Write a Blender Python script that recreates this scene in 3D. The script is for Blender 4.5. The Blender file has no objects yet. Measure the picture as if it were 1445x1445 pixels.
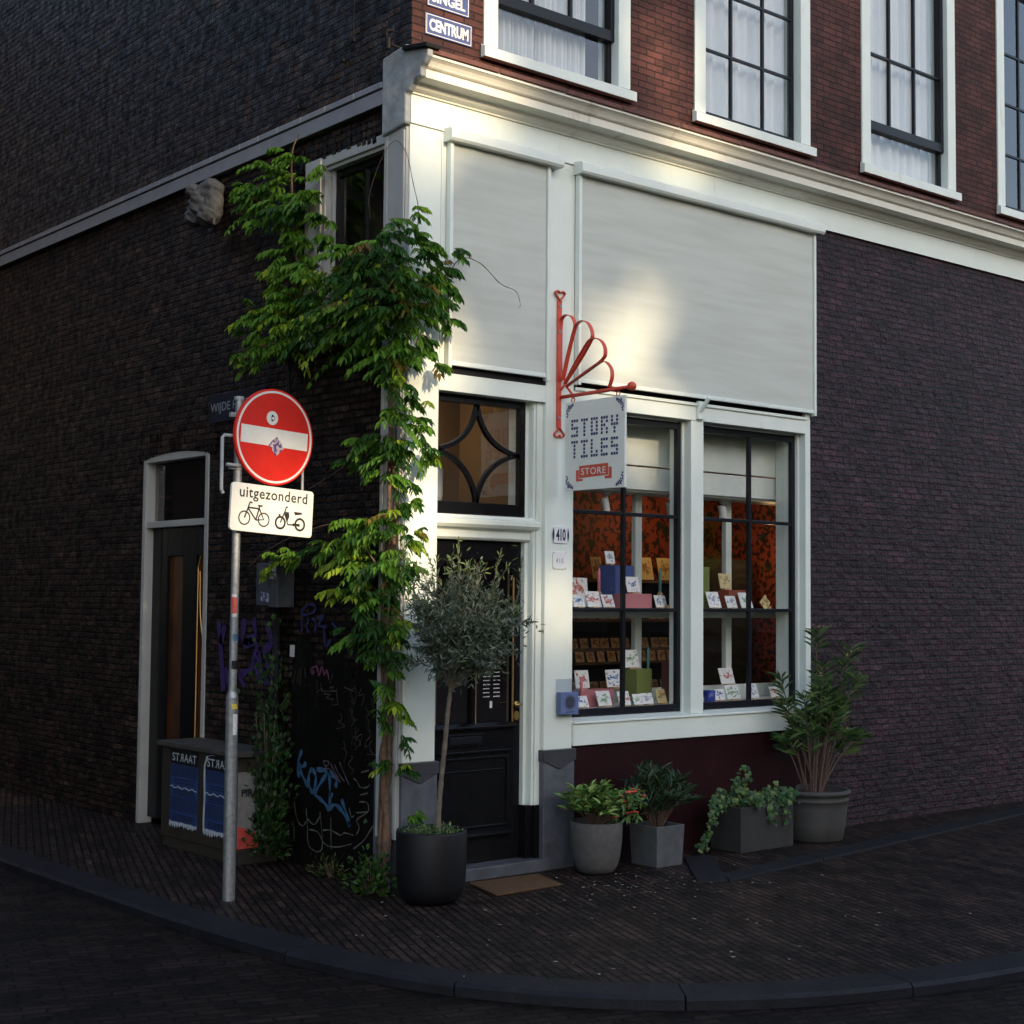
import bpy, math, random
import numpy as np
from mathutils import Vector, Matrix
R = math.radians
random.seed(7); rng = np.random.default_rng(7)
scene = bpy.context.scene
col = scene.collection

# ------------------------------------------------------------------ camera
cam_d = bpy.data.cameras.new("camera"); cam = bpy.data.objects.new("camera", cam_d); col.objects.link(cam)
YAW, PIT, ROL = -0.69818391, 0.058404934, 0.00873311856
cr = Vector((math.cos(YAW), math.sin(YAW), 0))
cf = Vector((-math.sin(YAW)*math.cos(PIT), math.cos(YAW)*math.cos(PIT), math.sin(PIT)))
cu = cr.cross(cf)
rr = math.cos(ROL)*cr + math.sin(ROL)*cu
uu = rr.cross(cf)
cam.matrix_world = Matrix(((rr.x, uu.x, -cf.x, -5.43455529), (rr.y, uu.y, -cf.y, -7.48823062), (rr.z, uu.z, -cf.z, 1.75), (0, 0, 0, 1)))
cam_d.sensor_width = 36; cam_d.lens = 36*2136.138/1445; cam_d.clip_start = .05; cam_d.clip_end = 1000
scene.camera = cam

# ------------------------------------------------------------------ sky, sun, exposure
SUN_EL, SUN_AZ = R(19), R(-92.0)        # azimuth of the sun measured from +X
sdir = Vector((math.cos(SUN_EL)*math.cos(SUN_AZ), math.cos(SUN_EL)*math.sin(SUN_AZ), math.sin(SUN_EL)))
world = bpy.data.worlds.new("World"); scene.world = world; world.use_nodes = True
wn = world.node_tree; bg = wn.nodes["Background"]
sky = wn.nodes.new("ShaderNodeTexSky"); sky.sky_type = 'NISHITA'; sky.sun_disc = False
sky.sun_elevation = SUN_EL; sky.sun_rotation = math.atan2(sdir.x, sdir.y)
sky.air_density = 1.0; sky.dust_density = 2.0; sky.ozone_density = .95
wn.links.new(sky.outputs[0], bg.inputs[0]); bg.inputs[1].default_value = 0.15
sl = bpy.data.lights.new("sun", 'SUN'); sun = bpy.data.objects.new("sun", sl); col.objects.link(sun)
sl.energy = 2.3; sl.angle = R(.6); sl.color = (1.0, .79, .52)
sun.rotation_euler = (-sdir).to_track_quat('-Z', 'Y').to_euler()
scene.view_settings.view_transform = 'Standard'; scene.view_settings.look = 'None'
scene.view_settings.exposure = 1.46; scene.view_settings.gamma = 1
scene.view_settings.use_curve_mapping = False
scene.cycles.max_bounces = 8; scene.cycles.transparent_max_bounces = 16
scene.cycles.caustics_reflective = False; scene.cycles.caustics_refractive = False

# ------------------------------------------------------------------ materials
def newmat(name):
    m = bpy.data.materials.new(name); m.use_nodes = True
    return m, m.node_tree, m.node_tree.nodes["Principled BSDF"]
def N(nt, t, **k):
    n = nt.nodes.new(t)
    for a, v in k.items(): setattr(n, a, v)
    return n
def rgba(c): return (c[0], c[1], c[2], 1)
def paint(name, c, rough=.5, var=.12, scale=3.0, bump=.05, bscale=60, metal=0, c2=None, spec=.5, stain=None):
    m, nt, b = newmat(name)
    tc = N(nt, "ShaderNodeTexCoord")
    n1 = N(nt, "ShaderNodeTexNoise"); n1.inputs["Scale"].default_value = scale; n1.inputs["Detail"].default_value = 8; n1.inputs["Roughness"].default_value = .65
    nt.links.new(tc.outputs["Object"], n1.inputs["Vector"])
    cr_ = N(nt, "ShaderNodeValToRGB"); e = cr_.color_ramp.elements
    lo = c2 if c2 else tuple(x*(1-var) for x in c)
    hi = c if c2 else tuple(min(1, x*(1+var)) for x in c)
    e[0].position = .32; e[0].color = rgba(lo); e[1].position = .68; e[1].color = rgba(hi)
    nt.links.new(n1.outputs["Fac"], cr_.inputs["Fac"])
    last = cr_.outputs["Color"]
    if stain:
        n3 = N(nt, "ShaderNodeTexNoise"); n3.inputs["Scale"].default_value = stain[1]; n3.inputs["Detail"].default_value = 10; n3.inputs["Roughness"].default_value = .7
        mp = N(nt, "ShaderNodeMapping"); mp.inputs["Scale"].default_value = (1, 1, .25)
        nt.links.new(tc.outputs["Object"], mp.inputs["Vector"]); nt.links.new(mp.outputs[0], n3.inputs["Vector"])
        r3_ = N(nt, "ShaderNodeValToRGB"); r3_.color_ramp.elements[0].position = stain[2]; r3_.color_ramp.elements[1].position = stain[2]+.12
        nt.links.new(n3.outputs["Fac"], r3_.inputs["Fac"])
        mx = N(nt, "ShaderNodeMixRGB"); mx.inputs[2].default_value = rgba(stain[0])
        ml = N(nt, "ShaderNodeMath", operation='MULTIPLY'); ml.inputs[1].default_value = stain[3]
        nt.links.new(r3_.outputs[0], ml.inputs[0]); nt.links.new(ml.outputs[0], mx.inputs[0]); nt.links.new(last, mx.inputs[1]); last = mx.outputs[0]
    nt.links.new(last, b.inputs["Base Color"])
    b.inputs["Roughness"].default_value = rough; b.inputs["Metallic"].default_value = metal
    b.inputs["Specular IOR Level"].default_value = spec
    if bump:
        n2 = N(nt, "ShaderNodeTexNoise"); n2.inputs["Scale"].default_value = bscale; n2.inputs["Detail"].default_value = 5
        nt.links.new(tc.outputs["Object"], n2.inputs["Vector"])
        bp = N(nt, "ShaderNodeBump"); bp.inputs["Strength"].default_value = bump; bp.inputs["Distance"].default_value = .01
        nt.links.new(n2.outputs["Fac"], bp.inputs["Height"]); nt.links.new(bp.outputs[0], b.inputs["Normal"])
    return m
def brick(name, c1, c2, cm, ax, w=.165, h=.05, ms=.006, strength=.6, rough=.7, rough2=None, wob=.012, rot=0, tint=None, dist=.012, moff=.5, spec=.4, lump=1.2, vary=.5):
    """ax: which object axes carry the brick pattern, e.g. 'xz'"""
    m, nt, b = newmat(name)
    tc = N(nt, "ShaderNodeTexCoord"); sp = N(nt, "ShaderNodeSeparateXYZ"); nt.links.new(tc.outputs["Object"], sp.inputs[0])
    cb = N(nt, "ShaderNodeCombineXYZ"); d = {'x': 0, 'y': 1, 'z': 2}
    nt.links.new(sp.outputs[d[ax[0]]], cb.inputs[0]); nt.links.new(sp.outputs[d[ax[1]]], cb.inputs[1])
    mp = N(nt, "ShaderNodeMapping"); mp.inputs["Rotation"].default_value = (0, 0, rot); nt.links.new(cb.outputs[0], mp.inputs["Vector"])
    wn_ = N(nt, "ShaderNodeTexNoise"); wn_.inputs["Scale"].default_value = 7; wn_.inputs["Detail"].default_value = 3
    nt.links.new(tc.outputs["Object"], wn_.inputs["Vector"])
    sb = N(nt, "ShaderNodeVectorMath", operation='SUBTRACT'); sb.inputs[1].default_value = (.5, .5, .5)
    sc_ = N(nt, "ShaderNodeVectorMath", operation='SCALE'); sc_.inputs["Scale"].default_value = wob
    ad = N(nt, "ShaderNodeVectorMath", operation='ADD')
    nt.links.new(wn_.outputs["Color"], sb.inputs[0]); nt.links.new(sb.outputs[0], sc_.inputs[0]); nt.links.new(sc_.outputs[0], ad.inputs[1]); nt.links.new(mp.outputs[0], ad.inputs[0])
    bt = N(nt, "ShaderNodeTexBrick"); bt.offset = moff
    for k, v in (("Scale", 1), ("Brick Width", w), ("Row Height", h), ("Mortar Size", ms), ("Mortar Smooth", .35), ("Bias", -.1)): bt.inputs[k].default_value = v
    bt.inputs["Color1"].default_value = rgba(c1); bt.inputs["Color2"].default_value = rgba(c2); bt.inputs["Mortar"].default_value = rgba(cm)
    nt.links.new(ad.outputs[0], bt.inputs["Vector"])
    n2 = N(nt, "ShaderNodeTexNoise"); n2.inputs["Scale"].default_value = 1.3; n2.inputs["Detail"].default_value = 9; n2.inputs["Roughness"].default_value = .7
    nt.links.new(tc.outputs["Object"], n2.inputs["Vector"])
    r2 = N(nt, "ShaderNodeValToRGB"); r2.color_ramp.elements[0].position = .3; r2.color_ramp.elements[1].position = .72
    r2.color_ramp.elements[0].color = (.50, .50, .50, 1); r2.color_ramp.elements[1].color = (1.45, 1.40, 1.34, 1)
    nt.links.new(n2.outputs["Fac"], r2.inputs["Fac"])
    mx = N(nt, "ShaderNodeMixRGB", blend_type='MULTIPLY'); mx.inputs[0].default_value = 1
    nt.links.new(bt.outputs["Color"], mx.inputs[1]); nt.links.new(r2.outputs[0], mx.inputs[2])
    # each brick its own tone : white noise on the snapped brick cell
    snx = N(nt, "ShaderNodeVectorMath", operation='DIVIDE'); snx.inputs[1].default_value = (w*.5, h, 1); nt.links.new(ad.outputs[0], snx.inputs[0])
    flo = N(nt, "ShaderNodeVectorMath", operation='FLOOR'); nt.links.new(snx.outputs[0], flo.inputs[0])
    whn = N(nt, "ShaderNodeTexNoise"); whn.inputs["Scale"].default_value = .37; whn.inputs["Detail"].default_value = 0; nt.links.new(flo.outputs[0], whn.inputs["Vector"])
    mrv = N(nt, "ShaderNodeMapRange"); mrv.inputs["From Min"].default_value = .3; mrv.inputs["From Max"].default_value = .7; mrv.inputs["To Min"].default_value = 1-vary; mrv.inputs["To Max"].default_value = 1+vary; nt.links.new(whn.outputs["Fac"], mrv.inputs[0])
    mxv = N(nt, "ShaderNodeVectorMath", operation='SCALE'); nt.links.new(mx.outputs[0], mxv.inputs[0]); nt.links.new(mrv.outputs[0], mxv.inputs["Scale"])
    nt.links.new(mxv.outputs[0], b.inputs["Base Color"])
    n3 = N(nt, "ShaderNodeTexNoise"); n3.inputs["Scale"].default_value = 45; n3.inputs["Detail"].default_value = 6; n3.inputs["Roughness"].default_value = .6
    nt.links.new(tc.outputs["Object"], n3.inputs["Vector"])
    # per-brick height from the brick colour
    bw = N(nt, "ShaderNodeRGBToBW"); nt.links.new(bt.outputs["Color"], bw.inputs[0])
    m1 = N(nt, "ShaderNodeMath", operation='MULTIPLY'); m1.inputs[1].default_value = -1.0; nt.links.new(bt.outputs["Fac"], m1.inputs[0])
    m2 = N(nt, "ShaderNodeMath", operation='MULTIPLY_ADD'); m2.inputs[1].default_value = .7; nt.links.new(n3.outputs["Fac"], m2.inputs[0]); nt.links.new(m1.outputs[0], m2.inputs[2])
    n4 = N(nt, "ShaderNodeTexNoise"); n4.inputs["Scale"].default_value = 12; n4.inputs["Detail"].default_value = 2; nt.links.new(tc.outputs["Object"], n4.inputs["Vector"])
    m4 = N(nt, "ShaderNodeMath", operation='MULTIPLY_ADD'); m4.inputs[1].default_value = lump; nt.links.new(n4.outputs["Fac"], m4.inputs[0]); nt.links.new(m2.outputs[0], m4.inputs[2])
    bp = N(nt, "ShaderNodeBump"); bp.inputs["Strength"].default_value = strength; bp.inputs["Distance"].default_value = dist
    nt.links.new(m4.outputs[0], bp.inputs["Height"]); nt.links.new(bp.outputs[0], b.inputs["Normal"])
    if rough2 is not None:
        mr = N(nt, "ShaderNodeMapRange"); mr.inputs["From Min"].default_value = .35; mr.inputs["From Max"].default_value = .65; mr.inputs["To Min"].default_value = rough2; mr.inputs["To Max"].default_value = rough
        nt.links.new(n4.outputs["Fac"], mr.inputs[0]); nt.links.new(mr.outputs[0], b.inputs["Roughness"])
    else: b.inputs["Roughness"].default_value = rough
    b.inputs["Specular IOR Level"].default_value = spec
    return m
def glassmat(name, tint=(1, 1, 1), rough=0.0, ior=1.5, wav=.02):
    m, nt, b = newmat(name); nt.nodes.remove(b)
    out = nt.nodes["Material Output"]
    tr = N(nt, "ShaderNodeBsdfTransparent"); tr.inputs[0].default_value = rgba(tint)
    gl = N(nt, "ShaderNodeBsdfGlossy"); gl.inputs["Roughness"].default_value = rough; gl.inputs[0].default_value = (1, 1, 1, 1)
    lw = N(nt, "ShaderNodeLayerWeight"); lw.inputs["Blend"].default_value = .5
    pw = N(nt, "ShaderNodeMath", operation='POWER'); pw.inputs[1].default_value = 5; nt.links.new(lw.outputs["Facing"], pw.inputs[0])
    fr = N(nt, "ShaderNodeMath", operation='MULTIPLY_ADD'); fr.inputs[1].default_value = .95; fr.inputs[2].default_value = .043; nt.links.new(pw.outputs[0], fr.inputs[0])
    tc = N(nt, "ShaderNodeTexCoord"); n1 = N(nt, "ShaderNodeTexNoise"); n1.inputs["Scale"].default_value = 1.7; nt.links.new(tc.outputs["Object"], n1.inputs["Vector"])
    bp = N(nt, "ShaderNodeBump"); bp.inputs["Strength"].default_value = wav; bp.inputs["Distance"].default_value = .1
    nt.links.new(n1.outputs["Fac"], bp.inputs["Height"]); nt.links.new(bp.outputs[0], gl.inputs["Normal"])
    mul = N(nt, "ShaderNodeMath", operation='MULTIPLY'); mul.inputs[1].default_value = 2.0; mul.use_clamp = True
    nt.links.new(fr.outputs[0], mul.inputs[0])
    mx = N(nt, "ShaderNodeMixShader"); nt.links.new(mul.outputs[0], mx.inputs[0]); nt.links.new(tr.outputs[0], mx.inputs[1]); nt.links.new(gl.outputs[0], mx.inputs[2])
    nt.links.new(mx.outputs[0], out.inputs[0])
    return m
def leafmat(name, rough=.45, trans=.35, spec=.4):
    m, nt, b = newmat(name)
    at = N(nt, "ShaderNodeAttribute"); at.attribute_name = "col"
    nt.links.new(at.outputs["Color"], b.inputs["Base Color"]); b.inputs["Roughness"].default_value = rough
    b.inputs["Specular IOR Level"].default_value = spec
    tl = N(nt, "ShaderNodeBsdfTranslucent"); 
    g = N(nt, "ShaderNodeMixRGB", blend_type='MULTIPLY'); g.inputs[0].default_value = 1; g.inputs[2].default_value = (1.5, 1.6, .5, 1)
    nt.links.new(at.outputs["Color"], g.inputs[1]); nt.links.new(g.outputs[0], tl.inputs[0])
    mx = N(nt, "ShaderNodeMixShader"); mx.inputs[0].default_value = trans
    nt.links.new(b.outputs[0], mx.inputs[1]); nt.links.new(tl.outputs[0], mx.inputs[2])
    nt.links.new(mx.outputs[0], nt.nodes["Material Output"].inputs[0])
    return m
def printmat(name, ink1, ink2, paper=(.72, .72, .70), scale=26, thr=.56):
    """white glazed tile or card with a small coloured drawing in its middle"""
    m, nt, b = newmat(name)
    tc = N(nt, "ShaderNodeTexCoord"); gi = N(nt, "ShaderNodeObjectInfo")
    ad = N(nt, "ShaderNodeVectorMath", operation='ADD'); nt.links.new(tc.outputs["Generated"], ad.inputs[0])
    ml = N(nt, "ShaderNodeVectorMath", operation='SCALE'); ml.inputs["Scale"].default_value = 31
    cb = N(nt, "ShaderNodeCombineXYZ"); nt.links.new(gi.outputs["Random"], cb.inputs[0]); nt.links.new(gi.outputs["Random"], cb.inputs[2]); nt.links.new(cb.outputs[0], ml.inputs[0]); nt.links.new(ml.outputs[0], ad.inputs[1])
    n1 = N(nt, "ShaderNodeTexNoise"); n1.inputs["Scale"].default_value = 4.5; n1.inputs["Detail"].default_value = 6; nt.links.new(ad.outputs[0], n1.inputs["Vector"])
    gr = N(nt, "ShaderNodeVectorMath", operation='DISTANCE'); gr.inputs[1].default_value = (.5, .5, .5); nt.links.new(tc.outputs["Generated"], gr.inputs[0])
    s = N(nt, "ShaderNodeMath", operation='MULTIPLY_ADD'); s.inputs[1].default_value = -.42; nt.links.new(gr.outputs["Value"], s.inputs[0]); nt.links.new(n1.outputs["Fac"], s.inputs[2])
    g = N(nt, "ShaderNodeMath", operation='GREATER_THAN'); g.inputs[1].default_value = thr-.17; nt.links.new(s.outputs[0], g.inputs[0])
    n2 = N(nt, "ShaderNodeTexNoise"); n2.inputs["Scale"].default_value = 7; nt.links.new(ad.outputs[0], n2.inputs["Vector"])
    cr_ = N(nt, "ShaderNodeValToRGB"); cr_.color_ramp.interpolation = 'CONSTANT'
    cr_.color_ramp.elements[0].color = rgba(ink1); cr_.color_ramp.elements[1].position = .5; cr_.color_ramp.elements[1].color = rgba(ink2)
    nt.links.new(n2.outputs["Fac"], cr_.inputs[0])
    mx = N(nt, "ShaderNodeMixRGB"); mx.inputs[1].default_value = rgba(paper); nt.links.new(g.outputs[0], mx.inputs[0]); nt.links.new(cr_.outputs[0], mx.inputs[2])
    nt.links.new(mx.outputs[0], b.inputs["Base Color"]); b.inputs["Roughness"].default_value = .35
    return m

M = {}
M['white'] = paint('white_paint', (.66, .71, .66), .42, .05, 2.2, .03, 25, stain=((.40, .37, .30), 6, .60, .55))
M['white2'] = paint('white_paint_clean', (.65, .70, .66), .4, .04, 4, .02, 30)
M['grime'] = paint('cornice_paint', (.68, .66, .58), .45, .05, 3, .03, 30, stain=((.28, .22, .13), 4, .58, .6))
M['blind'] = None
M['sidegrey'] = paint('grey_side_boards', (.36, .36, .35), .6, .1, 3, .05, 40)
M['lead'] = paint('lead_sheet', (.34, .36, .37), .6, .25, 9, 1.0, 9, metal=.0, c2=(.20, .215, .225))
M['bluestone'] = paint('bluestone', (.10, .105, .125), .5, .2, 8, .12, 70, c2=(.045, .048, .058), stain=((.25, .26, .28), 14, .62, .6))
M['bluedark'] = paint('dark_stone_cap', (.035, .035, .042), .45, .2, 8, .1, 60)
M['black'] = paint('black_gloss_paint', (.006, .006, .007), .22, .2, 5, .02, 30, spec=.18)
M['blackmatt'] = paint('black_matt', (.008, .007, .008), .6, .3, 6, .1, 50, spec=.2)
M['steel'] = paint('black_steel', (.010, .011, .015), .3, .2, 6, .02, 60, spec=.18)
M['dado'] = paint('oxblood_dado', (.016, .0035, .005), .5, .25, 3, .08, 50, stain=((.03, .015, .015), 9, .68, .4), spec=.15)
M['red'] = paint('bracket_red', (.56, .060, .032), .42, .12, 12, .03, 80)
M['signgrey'] = paint('board_grey', (.66, .67, .64), .5, .05, 6, .02, 80)
M['navy'] = paint('navy_ink', (.012, .018, .11), .5, .1)
M['signnight'] = paint('night_blue_enamel', (.006, .007, .020), .4, .2, spec=.2)
M['lettergrey'] = paint('letter_grey', (.30, .32, .36), .5, .1)
M['ribbonred'] = paint('ribbon_red', (.50, .075, .045), .5, .08)
M['enamelblue'] = paint('enamel_blue', (.035, .05, .15), .3, .15, 9, stain=((.16, .12, .08), 20, .68, .6))
M['enamelwhite'] = paint('enamel_white', (.62, .62, .60), .35, .08, 9)
M['platewhite'] = paint('plate_white', (.66, .68, .70), .3, .05, 9)
M['plateink'] = paint('plate_ink', (.010, .008, .04), .4, .1)
M['faded'] = paint('faded_ink', (.20, .22, .30), .5, .1)
M['galv'] = paint('galvanised_steel', (.30, .31, .32), .42, .2, 30, .08, 90, metal=.6, c2=(.17, .18, .19))
M['galvgrey'] = paint('grey_steel', (.24, .26, .28), .5, .15, 20, .05, 60)
M['signred'] = paint('sign_red', (.50, .016, .010), .45, .12, 6, .01, 40, stain=((.40, .01, .01), 8, .6, .5), spec=.2)
M['signwhite'] = paint('sign_white', (.60, .60, .57), .4, .06, 10, stain=((.35, .33, .28), 12, .66, .5))
M['signblack'] = paint('sign_black', (.012, .010, .010), .5, .1)
M['sticker'] = printmat('sticker_print', (.05, .05, .16), (.5, .35, .36), (.5, .52, .58), thr=.4)
M['stickred'] = paint('sticker_red', (.45, .06, .05), .5, .2, 40)
M['stickgreen'] = paint('sticker_green', (.04, .16, .08), .5, .2, 40)
M['stickwhite'] = paint('sticker_white', (.5, .5, .5), .5, .3, 60)
M['stickyellow'] = paint('sticker_yellow', (.55, .42, .05), .5, .2, 40)
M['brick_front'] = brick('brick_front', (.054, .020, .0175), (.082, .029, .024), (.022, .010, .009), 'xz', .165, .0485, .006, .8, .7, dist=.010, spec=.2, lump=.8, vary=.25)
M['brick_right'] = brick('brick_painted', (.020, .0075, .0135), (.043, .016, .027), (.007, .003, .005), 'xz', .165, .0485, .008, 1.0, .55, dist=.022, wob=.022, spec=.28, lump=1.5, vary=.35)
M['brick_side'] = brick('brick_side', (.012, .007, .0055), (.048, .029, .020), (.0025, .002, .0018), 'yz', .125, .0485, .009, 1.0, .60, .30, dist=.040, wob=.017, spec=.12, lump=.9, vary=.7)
M['pave'] = brick('pavement_clinkers', (.016, .0100, .0085), (.038, .0225, .0180), (.0015, .0012, .0012), 'xy', .20, .052, .008, 1.0, .66, .48, wob=.014, rot=-R(68), dist=.018, spec=.16)
M['roadbrick'] = brick('road_clinkers', (.008, .0055, .005), (.015, .0095, .0085), (.0018, .0014, .0014), 'xy', .20, .068, .008, .9, .6, .5, wob=.016, rot=R(18), dist=.015, spec=.12)
M['kerb'] = paint('kerb_stone', (.013, .0125, .017), .6, .2, 5, .35, 60, c2=(.006, .006, .008), stain=((.05, .048, .05), 14, .60, .5), spec=.2)
M['shadestone'] = paint('shaded_carved_stone', (.085, .085, .088), .8, .3, 12, .5, 60, c2=(.035, .035, .036))  # carved stone colour darkened to carry the shadow under the band
M['stone'] = paint('band_stone', (.22, .225, .25), .6, .12, 6, .1, 60)
M['stonelt'] = paint('band_joint', (.30, .31, .31), .6, .1)
M['glass'] = glassmat('window_glass')
M['glassup'] = glassmat('old_window_glass', wav=.05)
M['darkglass'] = glassmat('dark_glass', tint=(.5, .48, .45))
M['acrylic'] = glassmat('acrylic', tint=(.95, .97, 1))
M['roomdark'] = paint('dark_room', (.035, .028, .024), .8, .2)
M['plaster'] = paint('brown_plaster', (.24, .19, .14), .8, .08, 6, .05, 90)
M['floorw'] = paint('wood_floor', (.12, .06, .03), .5, .25, 6)
M['shelfwood'] = paint('shelf_wood', (.10, .055, .03), .5, .25, 9)
M['doorwood'] = paint('brown_wood', (.10, .030, .010), .35, .4, 4, c2=(.03, .010, .004))
M['gold'] = paint('gold_line', (.45, .28, .10), .35, .1, metal=.6)
M['brass'] = paint('brass', (.45, .30, .11), .3, .1, metal=.9)
M['mat'] = paint('coir', (.10, .048, .016), .95, .3, 40, 1.0, 260)
M['potblack'] = paint('black_pot', (.006, .006, .008), .5, .2, 8, .05, 80, spec=.25)
M['potgrey'] = paint('grey_fibre_clay', (.085, .080, .078), .8, .2, 30, .12, 200, c2=(.055, .052, .050), stain=((.05, .042, .035), 6, .6, .7))
M['planter'] = paint('grey_planter', (.085, .09, .095), .6, .2, 14, .1, 90, c2=(.05, .053, .058))
M['planterdark'] = paint('dark_planter', (.020, .019, .019), .75, .3, 10, .3, 60, stain=((.016, .013, .011), 7, .55, .8))
M['pottan'] = paint('weathered_pot', (.040, .038, .036), .75, .2, 9, .15, 70, stain=((.02, .016, .010), 5, .6, .8))
M['soil'] = paint('soil', (.02, .014, .01), .95, .4, 40, .8, 80)
M['bark'] = paint('bark_grey', (.16, .13, .10), .85, .3, 30, .6, 60, c2=(.08, .06, .045))
M['vinebark'] = paint('vine_bark', (.15, .085, .05), .85, .35, 16, .6, 40, c2=(.05, .03, .018))
M['stem'] = paint('woody_stem', (.10, .06, .045), .7, .2, 20)
M['leaf'] = leafmat('leaf', spec=.25); M['leafd'] = leafmat('leaf_olive', .5, .15); M['leafg'] = leafmat('leaf_glossy', .4, .2, .3)
M['flower'] = paint('red_petal', (.62, .05, .03), .5, .15, 40)
M['cab'] = paint('cabinet_top', (.06, .056, .052), .7, .25, 7, .2, 50, c2=(.025, .02, .018))
M['cabbody'] = paint('rusty_cabinet', (.028, .022, .015), .7, .3, 12, .3, 60, c2=(.012, .009, .006))
M['posterblue'] = paint('poster_blue', (.020, .045, .150), .5, .15, 8)
M['posterblack'] = paint('poster_black', (.006, .007, .012), .5, .1)
M['paper'] = paint('torn_paper', (.35, .38, .42), .7, .2, 20)
M['paperdark'] = paint('worn_print', (.16, .155, .15), .7, .25, 20)
M['meter'] = paint('meter_grey', (.050, .055, .065), .6, .3, 16, stain=((.14, .14, .15), 30, .6, .6))
M['blackwall'] = paint('black_wall_paint', (.004, .0035, .0035), .45, .4, 6, .5, 22, spec=.2)
for k, c in (('gblue', (.030, .085, .16)), ('gwhite', (.09, .085, .075)), ('gpink', (.085, .060, .080)), ('gnavy', (.022, .022, .085)), ('grose', (.115, .035, .070)), ('ggrey', (.045, .038, .028)), ('gpurple', (.035, .016, .095))):
    M[k] = paint('spray_'+k, c, .6, .3, 30)
M['curtain'] = paint('curtain_cloth', (.56, .585, .59), .9, .04, 5, .03, 90)
M['metalwhite'] = paint('white_metal', (.7, .7, .7), .35, .03)
M['jug'] = paint('milky_glass', (.35, .38, .38), .12, .05, spec=.8)
M['pink'] = paint('pink_box', (.42, .15, .16), .6, .06); M['pinkc'] = paint('pink_wax', (.62, .18, .22), .5, .05)
M['blueb'] = paint('blue_box', (.055, .085, .25), .5, .08); M['mossb'] = paint('moss_green_box', (.13, .16, .035), .6, .05)
M['holderblue'] = paint('holder_blue', (.10, .14, .29), .5, .1, 30); M['holderdark'] = paint('holder_dark', (.03, .035, .06), .5, .1)
M['redb'] = paint('red_brown_box', (.25, .055, .03), .6, .1); M['teal'] = paint('teal_wax', (.09, .26, .24), .5, .05)
M['mug'] = paint('mug_blue', (.02, .04, .26), .3, .05); M['wood'] = paint('light_wood', (.42, .25, .11), .6, .2, 20)
M['bookb'] = paint('brown_cover', (.14, .05, .04), .6, .1)
M['cardstand'] = paint('beech', (.40, .24, .12), .6, .15, 30)
M['p1'] = printmat('print_blue', (.02, .05, .22), (.25, .35, .5)); M['p2'] = printmat('print_red', (.45, .05, .04), (.5, .3, .25))
M['p3'] = printmat('print_green', (.12, .25, .12), (.4, .5, .38)); M['p4'] = printmat('print_grey', (.15, .2, .3), (.4, .42, .5))
M['p5'] = printmat('print_cream', (.25, .12, .04), (.35, .25, .1), paper=(.55, .45, .22)); M['p6'] = printmat('print_dim', (.12, .05, .02), (.3, .12, .03), paper=(.42, .28, .13), thr=.5)
# wallpaper : dark blossoms on orange
def wallpaper():
    m, nt, b = newmat('orange_wallpaper'); tc = N(nt, "ShaderNodeTexCoord")
    v = N(nt, "ShaderNodeTexVoronoi"); v.inputs["Scale"].default_value = 5.5; nt.links.new(tc.outputs["Object"], v.inputs["Vector"])
    n1 = N(nt, "ShaderNodeTexNoise"); n1.inputs["Scale"].default_value = 30; n1.inputs["Detail"].default_value = 5; nt.links.new(tc.outputs["Object"], n1.inputs["Vector"])
    s = N(nt, "ShaderNodeMath", operation='MULTIPLY_ADD'); s.inputs[1].default_value = .55; nt.links.new(n1.outputs["Fac"], s.inputs[0]); nt.links.new(v.outputs["Distance"], s.inputs[2])
    r = N(nt, "ShaderNodeValToRGB"); e = r.color_ramp.elements; e[0].position = .50; e[0].color = (.012, .014, .006, 1); e[1].position = .56; e[1].color = (.22, .034, .014, 1)
    nt.links.new(s.outputs[0], r.inputs[0])
    v2 = N(nt, "ShaderNodeTexNoise"); v2.inputs["Scale"].default_value = 22; v2.inputs["Detail"].default_value = 2; nt.links.new(tc.outputs["Object"], v2.inputs["Vector"])
    r2 = N(nt, "ShaderNodeValToRGB"); e = r2.color_ramp.elements; e[0].position = .44; e[0].color = (.10, .05, .04, 1); e[1].position = .50; e[1].color = (1, 1, 1, 1); nt.links.new(v2.outputs["Fac"], r2.inputs[0])
    mx = N(nt, "ShaderNodeMixRGB", blend_type='MULTIPLY'); mx.inputs[0].default_value = 1; nt.links.new(r.outputs[0], mx.inputs[1]); nt.links.new(r2.outputs[0], mx.inputs[2])
    nt.links.new(mx.outputs[0], b.inputs["Base Color"]); b.inputs["Roughness"].default_value = .7
    return m
M['wallpaper'] = wallpaper()
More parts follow.
